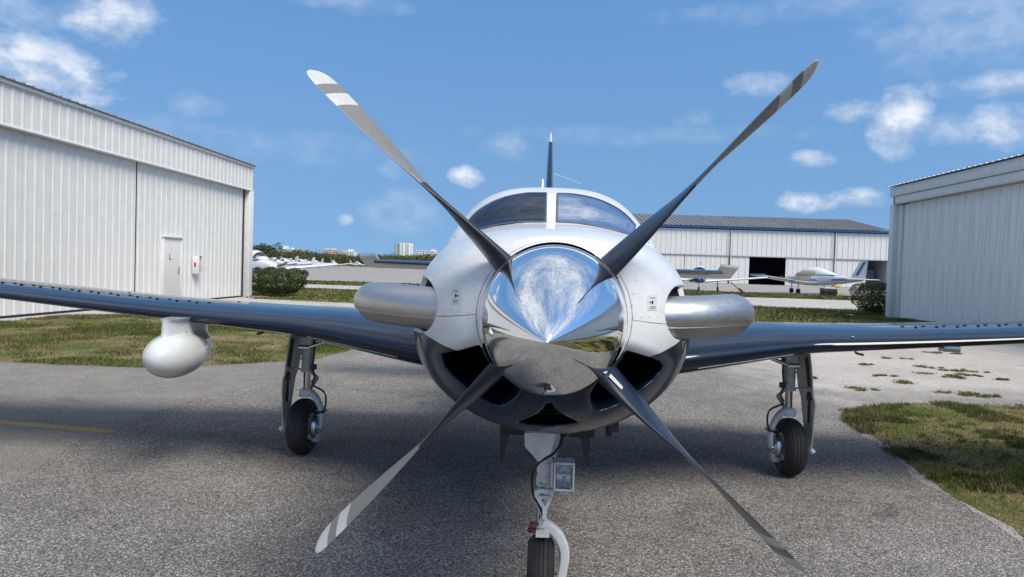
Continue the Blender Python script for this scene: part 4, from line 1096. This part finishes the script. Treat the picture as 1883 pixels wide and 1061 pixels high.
# ------------------------------------------------------------------ tail
def slab(x0, x1, le0, le1, ch0, ch1, z0, z1, t, n_=10):
    R = []
    for x in np.linspace(0, 1, n_):
        a_ = airfoil(ch0+(ch1-ch0)*x, t, 16)
        R.append([(x0+(x1-x0)*x, le0+(le1-le0)*x+p, z0+(z1-z0)*x+q_) for p, q_ in a_])
    return loft(R, True, True)
M_white2 = mat('white_tail_paint', (.72, .72, .72), .3, coat=.4, grime=.1)
for sg in (-1, 1):
    V, F = slab(.05, 2.17, 8.62, 8.86, .72, .52, 1.515, 1.535, .10)
    V = V*np.array([sg, 1, 1]); F = F if sg < 0 else [tuple(reversed(f)) for f in F]
    hs = ap('horizontal_stabilizer', (V, F), M_navy, smooth=35)
    # elevator droops, so its horn at the tip stands up ahead of the hinge
    a_ = rad(20)
    def el_pt(x, d, th): return (sg*x, 9.36+d*math.cos(a_)-th*math.sin(a_), 1.52-d*math.sin(a_)+th*math.cos(a_))
    def plate(x0, x1, d0, d1, d0b, d1b, th):
        R = [[el_pt(x0, d0, -th), el_pt(x0, d0b, -th*.3), el_pt(x0, d0b, th*.3), el_pt(x0, d0, th)], [el_pt(x1, d1, -th), el_pt(x1, d1b, -th*.3), el_pt(x1, d1b, th*.3), el_pt(x1, d1, th)]]
        return loft(R, True, True)
    ap('elevator', join(plate(.12, 2.2, .01, .01, .21, .16, .016), plate(2.19, 2.42, -.34, -.27, .17, .15, .016)), M_white2, hs, smooth=False)
R = []
for t in np.linspace(0, 1, 14):
    z = 1.7+1.47*t; le = 7.95+1.35*t**.9; ch = 1.75-1.05*t
    a_ = airfoil(ch, .095-.01*t, 16)
    R.append([(q_-.022*4*(p/ch)*(1-p/ch)*ch, le+p, z) for p, q_ in a_])
fin = ap('tail_fin', loft(R, True, True), M_navy, smooth=35)
ap('fin_antenna', tube([(0, 9.45, 3.16), (0, 9.47, 3.31)], [.016, .011], 8), M_white2, fin)
for sg in (-1, 1):
    ap('whip_antenna', tube(spline([(sg*.045, 9.1, 2.73), (sg*.2, 9.25, 2.705), (sg*.42, 9.5, 2.66)], 8), .0035, 6), M_white2, fin)
p = al(998, 340, 5.6)
ap('blade_antenna', loft([[(p[0]-.008, 5.55, 2.02), (p[0]+.008, 5.55, 2.02), (p[0]+.006, 5.75, 2.02), (p[0]-.006, 5.75, 2.02)], [(p[0]-.006, 5.68, p[2]+.055), (p[0]+.006, 5.68, p[2]+.055), (p[0]+.005, 5.74, p[2]+.055), (p[0]-.005, 5.74, p[2]+.055)]], True, True), M_white2)
mk('belly_step', box(.34, .37, 3.6, 3.68, .70, .80), M_black, plane, loc=OFF)

# ------------------------------------------------------------------ landing gear
def tyre(c, R, w, groove=4, crown=.55):
    """ribbed aircraft tyre, axle along x"""
    pr = []; hw = w/2
    ang = np.linspace(-1, 1, 41)
    for u in ang:
        prof_r = R-(R*.20)*abs(u)**2.6*1.0
        pr.append([u*hw*.98, prof_r])
    pr = np.array(pr)
    for gx in np.linspace(-.52, .52, groove):
        i = np.argmin(abs(ang-gx)); pr[i, 1] -= .0035; 
    side = [[-hw*.99, R*.74], [-hw*.93, R*.62], [-hw*.78, R*.52], [-hw*.70, R*.47]]
    full = np.array([s_ for s_ in side[::-1]]+pr.tolist()+[[-s_[0], s_[1]] for s_ in side])
    return lathe([(a, b) for a, b in full], 56, 'x', c)
def wheel_disc(c, R, w):
    hw = w/2
    pr = [(-hw*.62, .0), (-hw*.62, R*.22), (-hw*.5, R*.30), (-hw*.55, R*.40), (-hw*.72, R*.47), (-hw*.74, R*.50), (hw*.74, R*.50), (hw*.72, R*.47), (hw*.55, R*.4), (hw*.5, R*.3), (hw*.62, R*.22), (hw*.62, 0)]
    return lathe(pr, 40, 'x', c)
def main_gear(sg):
    X = 1.885; Yw = 5.5; R = .218; W = .165
    S = np.array([sg, 1, 1.])
    def m_(VF): 
        V, F = VF; V = np.array(V, float)*S; return V, (F if sg > 0 else [tuple(reversed(f)) for f in F])
    zt = .95
    xs = X-.02
    strut = ap('main_gear', m_(join(tube([(xs, Yw, .98), (xs, Yw, .95), (xs, Yw, .66)], [.048, .043, .043], 20), tube([(xs, Yw, .80), (xs, Yw, .785)], .047, 20), tube([(xs, Yw, .668), (xs, Yw, .65)], .049, 20), box(xs-.055, xs+.05, Yw-.06, Yw+.06, .86, .985, .01))), M_gearg)
    ap('piston', m_(tube([(xs, Yw, .655), (xs, Yw, .49)], .028, 18)), M_piston, strut)
    # fork reaches inboard round the tyre
    xi = X-.13
    path = spline([(xs+.01, Yw, .505), (xs-.035, Yw-.005, .49), (xi+.025, Yw-.01, .44), (xi-.012, Yw-.01, .36), (xi-.018, Yw-.005, .28), (xi-.005, Yw, .205)], 18)
    rings = []
    for i, p in enumerate(path):
        t = path[min(i+1, 17)]-path[max(i-1, 0)]; t /= np.linalg.norm(t); u = np.array([0, 1., 0]); v_ = np.cross(t, u); f = i/17.
        a, b = .046-.012*f, .027-.008*f
        rings.append([p+u*a*math.cos(q)*1.0+v_*b*math.sin(q) for q in np.linspace(0, 2*math.pi, 14, endpoint=False)])
    ap('fork', m_(join(loft(rings, True, True), box(xs-.035, xs+.05, Yw-.045, Yw+.045, .455, .515, .012))), M_wpaint, strut)
    ap('tyre', m_(tyre((X, Yw, R), R, W)), M_rubber, strut, smooth=28)
    ap('rim', m_(wheel_disc((X, Yw, R), R, W)), M_wpaint, strut)
    ap('brake_disc', m_(lathe([(X-.128, .0), (X-.128, .055), (X-.118, .060), (X-.118, .088), (X-.106, .092), (X-.085, .092), (X-.08, .07)], 30, 'x', (0, Yw, R))), M_alu, strut)
    for k in range(6):
        a = k*math.pi/3
        ap('hub_bolt', m_(tube([(X-.128, Yw+.04*math.cos(a), R+.04*math.sin(a)), (X-.142, Yw+.04*math.cos(a), R+.04*math.sin(a))], .008, 6)), M_steel, strut)
    ap('brake_caliper', m_(box(X-.135, X-.07, Yw-.045, Yw+.045, R-.115, R-.055, .012)), M_gearg, strut)
    ap('brake_hose', m_(tube(spline([(xs-.06, Yw-.03, .93), (xs-.066, Yw-.04, .80), (xs-.058, Yw-.045, .70), (xs-.075, Yw-.05, .62), (xs-.06, Yw-.06, .56), (xi-.045, Yw-.05, .50), (xi-.055, Yw-.04, .40), (xi-.03, Yw-.04, .34)], 40), .0075, 7)), M_hose, strut)
    ap('hose_clamp', m_(box(xi-.045, xi+.03, Yw-.055, Yw+.045, .335, .352, .004)), M_black, strut)
    ap('hose_fitting', m_(box(xs-.085, xs-.045, Yw-.06, Yw-.02, .675, .715, .006)), M_black, strut)
    ap('drag_brace', m_(join(tube([(xs-.02, Yw-.05, .845), (xs-.26, Yw-.10, .93)], .015, 10), tube([(xs-.03, Yw-.05, .845), (xs+.05, Yw-.05, .845)], .022, 10))), M_piston, strut)
    ap('torque_link', m_(join(tube([(xs, Yw+.045, .66), (xs-.045, Yw+.12, .585)], .013, 8), tube([(xs-.045, Yw+.12, .585), (xs-.01, Yw+.04, .50)], .013, 8))), M_gearg, strut)
    # gear door hangs outboard of the strut
    poly = [(Yw-.16, .975), (Yw+.14, .975), (Yw+.13, .80), (Yw+.10, .58), (Yw+.06, .34), (Yw+.02, .22), (Yw-.05, .215), (Yw-.12, .42), (Yw-.17, .58), (Yw-.185, .80)]
    def door_pt(y, z, o_): 
        x_ = X+.055+.20*(.975-z)**.9*.55+ (.012 if z < .6 else 0)-.05*max(0, .55-z)
        return (x_+o_, y, z)
    k = 14
    gp = []
    for o_ in (0, .010):
        for i in range(k+1):
            z = .975-(.975-.215)*i/k
            hwid = np.interp(z, [.215, .34, .58, .8, .975], [.045, .09, .14, .16, .155]); cy = np.interp(z, [.215, .975], [Yw-.02, Yw-.01])
            for j in range(5): gp.append(door_pt(cy-hwid+2*hwid*j/4, z, o_))
    n1_ = (k+1)*5; Fd = []
    for i in range(k):
        for j in range(4):
            a = i*5+j; Fd.append((a, a+1, a+6, a+5)); Fd.append((n1_+a, n1_+a+5, n1_+a+6, n1_+a+1))
    for i in range(k):
        for j in (0, 4): a = i*5+j; q4 = (a, a+5, n1_+a+5, n1_+a); Fd.append(q4 if j == 0 else tuple(reversed(q4)))
    for j in range(4):
        Fd.append((j, n1_+j, n1_+j+1, j+1)); a = k*5+j; Fd.append((a, a+1, n1_+a+1, n1_+a))
    gd = ap('gear_door', m_((np.array(gp), Fd)), M_gearg, strut)
    ap('door_rib', m_(join(box(X+.07, X+.12, Yw-.13, Yw-.115, .60, .66, .004), tube([door_pt(Yw-.12, .92, -.008), door_pt(Yw-.13, .70, -.008)], .012, 8), tube([door_pt(Yw-.13, .66, -.01), door_pt(Yw-.06, .42, -.01)], .010, 8))), M_hose, strut)
    ap('door_link', m_(join(tube([(xs+.04, Yw-.02, .67), door_pt(Yw-.04, .68, -.002)], .007, 8))), M_steel, strut)
    ap('door_tab', m_(tube([door_pt(Yw-.02, .23, .0), door_pt(Yw-.03, .185, .035)], [.012, .022], 8)), M_wpaint, strut)
main_gear(-1); main_gear(1)

# nose gear
NY = 3.05
def na(px, py, Y=NY): return al(px, py, Y)
br = na(997, 800); 
c0 = na(1000, 900); xg = c0[0]
T = na(1000, 790); zA, zB, zC = na(1000, 848)[2], na(1000, 892)[2], na(1000, 905)[2]
sc = 1/(FPX/NY)        # metres per photograph pixel at the gear
trap = [(na(965, 790)[0], na(965, 790)[2]), (na(1022, 790)[0], na(1022, 790)[2]), (na(1014, 824)[0], na(1014, 824)[2]), (na(1001, 841)[0], na(1001, 841)[2]), (na(989, 841)[0], na(989, 841)[2]), (na(966, 815)[0], na(966, 815)[2])]
ng = ap('nose_gear', join(tube([(xg, NY+.03, .92), (xg, NY+.03, zB+.0)], .030, 22), tube([(xg, NY+.03, zA-.01), (xg, NY+.03, zA-.055)], .0335, 22), tube([(xg, NY+.03, zB+.035), (xg, NY+.03, zB-.004)], .035, 22)), M_wpaint)
ap('mount_bracket', extrude(trap, NY-.06, NY-.035), M_wpaint, ng)
ap('side_brace', join(tube([na(1022, 795, NY+.02), na(1014, 838, NY+.02)], .022, 10), tube([na(968, 800, NY+.1), na(985, 830, NY+.05)], .012, 8)), M_wpaint, ng)
ap('piston', tube([(xg-.004, NY+.03, zB+.02), (xg-.008, NY+.03, na(998, 968)[2])], .0225, 18), M_piston, ng)
# red inspection mark
ap('service_mark', join(extrude([(na(992, 886)[0], na(992, 886)[2]), (na(996, 886)[0], na(996, 886)[2]), (na(994, 891)[0], na(994, 891)[2])][::-1], NY-.0085, NY-.006), extrude([(na(995, 888.2)[0], na(995, 888.2)[2]), (na(1008, 889.2)[0], na(1008, 889.2)[2]), (na(1008, 890)[0], na(1008, 890)[2]), (na(995, 889)[0], na(995, 889)[2])][::-1], NY-.0085, NY-.006)), M_red, ng, smooth=False)
# scissor link: an open A frame
def strip2(a, b, w0, w1, y0=NY-.03, d=.022):
    a, b = np.array(a), np.array(b); t = b-a; t /= np.linalg.norm(t); nrm = np.array([-t[1], t[0]])
    return extrude([tuple(a-nrm*w0), tuple(b-nrm*w1), tuple(b+nrm*w1), tuple(a+nrm*w0)], y0, y0+d)
P2 = lambda px, py: (na(px, py)[0], na(px, py)[2])
ap('torque_link', join(strip2(P2(986, 898), P2(987, 909), .008, .009), strip2(P2(1014, 898), P2(1014, 909), .008, .009), strip2(P2(987, 908), P2(1000, 930), .008, .008), strip2(P2(1014, 908), P2(1004, 930), .008, .008), strip2(P2(990, 911), P2(1011, 911), .006, .006, NY-.028, .018), strip2(P2(1002, 927), P2(1001, 950), .011, .008, NY-.036), box(xg-.028, xg+.026, NY-.03, NY+.0, P2(1000, 899)[1]-.012, P2(1000, 899)[1]+.006, .004)), M_wpaint, ng)
ap('lower_link', join(strip2(P2(1000, 946), P2(990, 966), .010, .012, NY-.03, .02), tube([na(1002, 946, NY-.01), na(994, 947, NY-.01)], .012, 10)), M_gearg, ng)
# fork curls down one side of the tyre
R = .178; W = .118; wx = na(995, 1010)[0]
fp = spline([np.append(P2(994, 962), 0), np.append(P2(1008, 968), 0), np.append(P2(1024, 982), 0), np.append(P2(1034, 1000), 0), np.append(P2(1038, 1020), 0), np.append(P2(1035, 1045), 0), np.append(P2(1030, 1075), 0), np.append(P2(1026, 1112), 0)], 26)
rings = []
for i, p in enumerate(fp):
    t = fp[min(i+1, 25)]-fp[max(i-1, 0)]; t /= np.linalg.norm(t); nx_, nz_ = -t[1], t[0]
    w_i = .017+.006*math.sin(math.pi*i/25); dd = .032
    ring = []
    for a in np.linspace(0, 2*math.pi, 12, endpoint=False):
        ca, sa = math.cos(a), math.sin(a); ca = np.sign(ca)*abs(ca)**.55; sa = np.sign(sa)*abs(sa)**.55
        ring.append((p[0]+nx_*w_i*ca, NY+.01+dd*sa, p[1]+nz_*w_i*ca))
    rings.append(ring)
ap('fork', join(loft(rings, True, True), box(P2(985, 977)[0], P2(1010, 977)[0], NY-.03, NY+.04, P2(997, 983)[1], P2(997, 971)[1], .006)), M_wpaint, ng)
wc = (wx, NY+.02, R)
ap('tyre', tyre(wc, R, W, 4), M_rubber, ng, smooth=28)
ap('rim', wheel_disc(wc, R, W), M_wpaint, ng)
ap('axle', tube([(wx-.03, NY+.02, R), (wx+.09, NY+.02, R)], .014, 12), M_steel, ng)
ap('fork_plate', extrude([P2(986, 969), P2(1010, 971), P2(1010, 981), P2(985, 980)][::-1], NY-.05, NY-.032), M_wpaint, ng)
ap('shimmy_damper', join(tube([na(973, 966, NY-.03), na(986, 968, NY-.03)], .014, 10), tube([na(974, 970, NY-.03), na(972, 978, NY-.03)], .008, 8)), mat('dark_red_anodised', (.16, .02, .02), .4), ng)
ap('damper_bracket', join(tube([na(976, 962, NY-.035), na(990, 964, NY-.03)], .008, 8), tube([na(974, 974, NY-.035), na(984, 977, NY-.03)], .009, 8)), M_hose, ng)
# wiring
ap('light_cable', tube(spline([na(1036, 800, NY), na(1030, 818, NY-.02), na(1018, 834, NY-.05), na(1005, 842, NY-.06), na(990, 852, NY-.05), na(980, 868, NY-.03), na(978, 890, NY-.02), na(982, 912, NY-.02), na(992, 930, NY-.02), na(998, 946, NY-.02)], 50), .0062, 8), M_hose, ng)
ap('thin_wire', tube(spline([na(1048, 796, NY), na(1034, 812, NY-.01), na(1027, 828, NY-.03), na(1026, 840, NY-.05)], 24), .0022, 6), mat('tan_wire', (.3, .24, .12), .6), ng)
# landing light
lq = [P2(1018.5, 841.5), P2(1055.5, 843), P2(1054.5, 896), P2(1017.5, 893.5)]
cxl, czl = np.mean([p[0] for p in lq]), np.mean([p[1] for p in lq]); wl_, hl_ = lq[1][0]-lq[0][0], lq[0][1]-lq[3][1]
y_ = NY-.075
lt = ap('landing_light', join(box(cxl-wl_/2, cxl-wl_/2+.008, y_, y_+.07, czl-hl_/2, czl+hl_/2, .002), box(cxl+wl_/2-.008, cxl+wl_/2, y_, y_+.07, czl-hl_/2, czl+hl_/2, .002), box(cxl-wl_/2+.009, cxl+wl_/2-.009, y_+.001, y_+.07, czl+hl_/2-.009, czl+hl_/2-.001, .002), box(cxl-wl_/2+.009, cxl+wl_/2-.009, y_+.001, y_+.07, czl-hl_/2+.001, czl-hl_/2+.009, .002), box(cxl-wl_/2+.002, cxl+wl_/2-.002, y_+.071, y_+.076, czl-hl_/2, czl+hl_/2)), M_wpaint)
lt.parent = ng; lt.location = (0, 0, 0)
# reflector bowl and clear cover
k = 12; Vr = []
for j in range(k+1):
    for i in range(k+1):
        u, v_ = i/k*2-1, j/k*2-1; Vr.append((cxl+u*(wl_/2-.012), y_+.06-.045*min(1, (u*u+v_*v_)*.75)+.0015*math.sin(9*u)*math.sin(7*v_), czl+v_*(hl_/2-.012)))
ap('reflector', (Vr, [(j*(k+1)+i, j*(k+1)+i+1, (j+1)*(k+1)+i+1, (j+1)*(k+1)+i) for j in range(k) for i in range(k)]), mat('lamp_reflector', (.92, .92, .92), .3, metal=.75, grime=.05), ng, smooth=30)
ap('bulb', lathe([(y_+.02, 0), (y_+.022, .008), (y_+.045, .010), (y_+.055, .006)], 12, 'y', (cxl, 0, czl)), mat('bulb_glass', (.5, .5, .52), .1, metal=.6), ng)
n = N('clear_lens'); n.P(base=(.95, .96, .97), rough=.02)
t2 = n.n.new('ShaderNodeBsdfTransparent'); g2_ = n.n.new('ShaderNodeBsdfGlossy'); g2_.inputs['Roughness'].default_value = .05
f2 = n.n.new('ShaderNodeFresnel'); f2.inputs['IOR'].default_value = 1.5; m2 = n.n.new('ShaderNodeMixShader'); n.l.new(f2.outputs[0], m2.inputs[0]); n.l.new(t2.outputs[0], m2.inputs[1]); n.l.new(g2_.outputs[0], m2.inputs[2]); n.l.new(m2.outputs[0], n.out.inputs['Surface'])
ap('lens', box(cxl-wl_/2+.009, cxl+wl_/2-.009, y_+.003, y_+.006, czl-hl_/2+.010, czl+hl_/2-.010), n.m, ng)
for sx_ in (-1, 1):
    for sz in (-1, 1):
        ap('lens_screw', lathe([(y_-.002, 0), (y_-.002, .0045), (y_+.003, .0045)], 8, 'y', (cxl+sx_*(wl_/2-.014), 0, czl+sz*(hl_/2-.014))), M_steel, ng)
ap('light_bracket', box(xg+.028, cxl-wl_/2-.001, NY-.06, NY+.0, czl-hl_/2+.01, czl+hl_/2-.005, .005), M_wpaint, ng)
# nose gear doors, seen edge-on below the cowl
for (a, b, c1) in (((919, 790), (940, 786), (922, 851)), ((1066, 786), (1087, 788), (1079, 858))):
    A_, B_, C_ = (al(*p, 3.15) for p in (a, b, c1))
    A2, B2, C2 = A_+[0, .42, 0], B_+[0, .42, 0], C_+[0, .36, .02]
    Vd = np.array([A_, B_, C_+[.006, 0, 0], C_-[.006, 0, 0], A2, B2, C2+[.006, 0, 0], C2-[.006, 0, 0]])
    ap('nose_gear_door', (Vd, [(0, 1, 2, 3), (7, 6, 5, 4), (0, 4, 5, 1), (1, 5, 6, 2), (2, 6, 7, 3), (3, 7, 4, 0)]), mat('dark_navy_door', (.012, .016, .026), .4), smooth=False)
a, b = al(919, 784, 3.1), al(1094, 784, 3.1)
ap('wheel_well_lip', box(a[0], b[0], 3.08, 3.5, a[2]-.03, a[2]+.06, .01), M_black)
p = al(1120, 780, 3.1); ap('drain_mast', box(p[0]-.011, p[0]+.011, 3.08, 3.13, p[2]-.05, p[2]+.06, .003), M_black)
# ------------------------------------------------------------------ other parked airplanes
M_pw = mat('white_airplane_paint', (.64, .645, .65), .3, coat=.3, grime=.08)
M_pglass = mat('dark_cabin_glass', (.02, .025, .035), .06, coat=.3)
M_pblue = mat('royal_blue_paint', (.03, .13, .55), .3, coat=.4)
M_pstripe = mat('blue_stripe_paint', (.06, .11, .28), .35)
M_tan = mat('tan_canvas', (.46, .38, .26), .85, grime=.15)
M_orange = mat('orange_webbing', (.65, .10, .03), .7)
def light_plane(name, loc, heading, label, s=1.0, span=10.6, nose=None, cover=False, group='airplanes parked across the apron', detail=True, stripe=None, high=False):
    """low-wing four seater; local +x is the nose"""
    t = tag(thing(name, loc, heading), label, 'airplane', group); t.scale = (s, s, s)
    ST_ = [(2.35, .10, .92, 1.18), (2.3, .28, .80, 1.30), (1.9, .44, .70, 1.42), (1.2, .53, .66, 1.50), (.6, .56, .64, 1.56), (-.4, .57, .64, 1.60), (-1.4, .50, .68, 1.58), (-2.6, .30, .84, 1.45), (-4.2, .10, 1.08, 1.32), (-4.5, .03, 1.2, 1.26)]
    R = []
    for x, w, z0, z1 in ST_:
        R.append([(x, w*np.sign(math.cos(a))*abs(math.cos(a))**.75, (z0+z1)/2+(z1-z0)/2*np.sign(math.sin(a))*abs(math.sin(a))**.75) for a in np.linspace(0, 2*math.pi, 20, endpoint=False)])
    mk('fuselage', loft(R, True, True), M_pw, t, smooth=45)
    if nose: 
        R2 = [[(x, y*1.012, 1.05+(z-1.05)*1.012) for x, y, z in r] for r in R[:4]]
        mk('engine_cowl', loft(R2, True, False), nose, t, smooth=45)
    cz = 1.48
    R = [[(x, w*math.cos(a), cz+h*max(0, math.sin(a))) for a in np.linspace(0, math.pi, 14)] for x, w, h in ((1.15, .50, .03), (.55, .53, .50), (.1, .53, .60), (-.6, .51, .58), (-1.3, .46, .36), (-2.2, .33, .03))]
    V, F = loft(R, closed=False)
    cab = mk('cabin_roof', (V, F), M_pw, t, smooth=45)
    if cover:
        Rc = [[(x, w*math.cos(a), cz-.02+h*max(0, math.sin(a))**.8) for a in np.linspace(0, math.pi, 14)] for x, w, h in ((1.25, .52, .05), (.95, .52, .30), (.55, .54, .48), (.1, .54, .54), (-.5, .53, .52), (-.62, .52, .46))]
        mk('canvas_cover', loft(Rc, closed=False), M_tan, cab, smooth=45)
    if not cover:
        Rg = [[(x, w*1.012*math.cos(a), cz+h*1.012*max(0, math.sin(a))) for a in np.linspace(.22, math.pi-.22, 10)] for x, w, h in ((1.08, .50, .07), (.62, .53, .47))]
        mk('windscreen', loft(Rg, closed=False), M_pglass, cab, smooth=45)
        for sg in (-1, 1):
            for x0, x1 in ((.45, -.15), (-.25, -.85)):
                pts = [(x0, sg*.542, cz+.06), (x1, sg*.525, cz+.06), (x1*1.0, sg*.40, cz+.42), (x0-.08, sg*.425, cz+.42)]
                mk('side_window', (np.array(pts), [(0, 1, 2, 3)]), M_pglass, cab)
    else:
        mk('cover_skirt', loft([[(x, w*1.02*np.sign(math.cos(a))*abs(math.cos(a))**.75, 1.1+.5*np.sign(math.sin(a))*abs(math.sin(a))**.75) for a in np.linspace(-.1, math.pi+.1, 14)] for x, w in ((1.15, .54), (-.3, .585))], closed=False), M_tan, t)
    hs = span/2
    for sg in (-1, 1):
        R = []
        for u in np.linspace(0, 1, 6):
            ch = 1.75-.45*u; a_ = airfoil(ch, .13-.03*u, 12)
            R.append([(.95-.1*u-p, sg*(.45+(hs-.45)*u), .78+.10*(hs-.45)*u+q) for p, q in a_])
        V, F = loft(R, True, True)
        mk('wing', (V, F if sg > 0 else [tuple(reversed(f)) for f in F]), M_pw, t, smooth=35)
        if detail and stripe: mk('wing_tip', box(-.55, .88, sg*hs-.05, sg*hs+.07, .80+.10*(hs-.45), .89+.10*(hs-.45), .03), stripe, t)
        R = []
        for u in np.linspace(0, 1, 3):
            a_ = airfoil(.8-.2*u, .1, 8); R.append([(-3.75-.1*u-p, sg*(.05+1.75*u), 1.22+q) for p, q in a_])
        V, F = loft(R, True, True); mk('tailplane', (V, F if sg > 0 else [tuple(reversed(f)) for f in F]), M_pw, t, smooth=35)
    R = []
    for u in np.linspace(0, 1, 4):
        a_ = airfoil(1.25-.65*u, .09, 8); R.append([(-3.3-.75*u-p, q-.022*4*p*(1-p), 1.3+1.25*u) for p, q in a_])
    fn = mk('tail_fin', loft(R, True, True), M_pw, t, smooth=35)
    if detail and stripe:
        mk('fin_stripe', loft([[(-3.75, .09, 1.5), (-3.98, .09, 1.5), (-4.5, .06, 2.5), (-4.36, .06, 2.5)], [(-3.75, -.09, 1.5), (-3.98, -.09, 1.5), (-4.5, -.06, 2.5), (-4.36, -.06, 2.5)]], True, True), stripe, fn)
        for sg in (-1, 1): mk('side_stripe', (np.array([(1.6, sg*.52, 1.12), (-.4, sg*.588, 1.12), (-2.6, sg*.325, 1.20), (-4.2, sg*.115, 1.25), (-4.2, sg*.115, 1.21), (-2.6, sg*.325, 1.10), (-.4, sg*.588, 1.0), (1.6, sg*.52, 1.0)]), [(0, 1, 6, 7), (1, 2, 5, 6), (2, 3, 4, 5)]), stripe, t)
    mk('spinner', lathe([(2.33, .14), (2.5, .10), (2.62, .01)], 14, 'x', (0, 0, 1.05)), M_pw, t)
    for sg in (-1, 1):
        mk('propeller_blade', loft([[(2.42, sg*r_*.95-.0, 1.05+sg*r_*.3-w), (2.45, sg*r_*.95, 1.05+sg*r_*.3), (2.42, sg*r_*.95, 1.05+sg*r_*.3+w), (2.40, sg*r_*.95, 1.05+sg*r_*.3)] for r_, w in ((.08, .05), (.5, .08), (.92, .03))], True, True), M_black, t)
    for x, y in ((1.95, 0), (.05, -1.45), (.05, 1.45)):
        mk('wheel', lathe([(-.07, .06), (-.08, .14), (-.05, .19), (.05, .19), (.08, .14), (.07, .06)], 18, 'y', (x, y, .19), True, True), M_rubber, t, smooth=40)
        mk('gear_leg', tube([(x, y, .22), (x, y*.98, .85)], .045, 8), M_pw, t)
    return t
p = at(485, 492, 47); light_plane('parked_airplane', (p[0]-.6, 47, 0), math.atan2(-.62, .78), 'white parked airplane half hidden behind the left hangar corner', 1.05, 11.5, group='airplanes parked on the left')
p = at(613, 480, 205); light_plane('parked_airplane', (p[0], 205, 0), rad(-65), 'small white airplane parked alone on the far open apron', 1.05, group='airplanes parked on the left')
p = at(657, 482, 260); light_plane('parked_airplane', (p[0], 260, 0), rad(-40), 'tiny white airplane right behind the one alone on the apron', 1.05, group='airplanes parked on the left')
names = ['nearest to the hangar', 'second from the hangar', 'third from the hangar', 'fourth from the hangar', 'fifth from the hangar', 'farthest from the hangar']
for i, (px, Y, hd) in enumerate(((505, 130, -30), (520, 140, 150), (535, 150, -40), (549, 160, 160), (563, 172, -35), (577, 185, 140))):
    p = at(px, 480, Y); light_plane('parked_airplane', (p[0], Y, 0), rad(hd), 'white airplane in the distant row before the trees, '+names[i], 1.0, group='airplanes parked on the left', detail=False)
# right side of the apron
p = at(1493, 535, 68); light_plane('parked_airplane', (p[0], 68, .01), math.atan2(.86, -.5), 'white airplane with tan canvas cover over its cabin', 1.22, 11.3, cover=True, stripe=M_pstripe)
p = at(1288, 536, 63); light_plane('parked_airplane', (p[0]+.3, 65.0, .01), math.atan2(-.97, -.22), 'white airplane with royal blue nose, facing the camera', 1.1, 10.6, nose=M_pblue, stripe=M_pblue)
# tie-down strap and power cart
a, b = at(1344, 519, 64), gnd(1367, 538)
st = tag(ob('tie_down_strap', mesh('tie_down_strap', *join(tube([a, a*.5+b*.5+np.array([0, 0, -.05]), b], .035, 6), tube([a*.35+b*.65, a*.08+b*.92], .10, 6)), M_orange)), 'orange tie-down strap running from wing to ground by the blue-nosed airplane', 'strap')
c0 = gnd(1524, 545); cart = tag(thing('ground_cart', (c0[0], c0[1], 0)), 'low black cart with yellow post beside the canvas covered airplane', 'cart')
mk('body', box(-.62, .55, -.4, .4, .14, .66, .03), M_black, cart)
mk('lid', box(-.62, .5, -.42, .42, .665, .72, .02), M_trim, cart)
mk('post', box(.57, .70, -.12, .12, .0, .78, .01), mat('safety_yellow', (.7, .42, .03), .5), cart)
mk('handle_box', box(.45, .86, -.16, .16, .785, .98, .02), mat('safety_yellow', (.7, .42, .03), .5), cart)
for x in (-.4, .35): mk('wheel', lathe([(-.44, .12), (-.40, .14), (-.36, .12)], 14, 'y', (x, 0, .14), True, True), M_rubber, cart)
# apron litter of the far field: a white scrap on the verge
p = gnd(1563, 581); tag(ob('paper_scrap', mesh('paper_scrap', *box(p[0]-.12, p[0]+.12, p[1]-.1, p[1]+.1, .03, .06, .01), M_trim)), 'small white scrap lying on the green verge', 'litter')
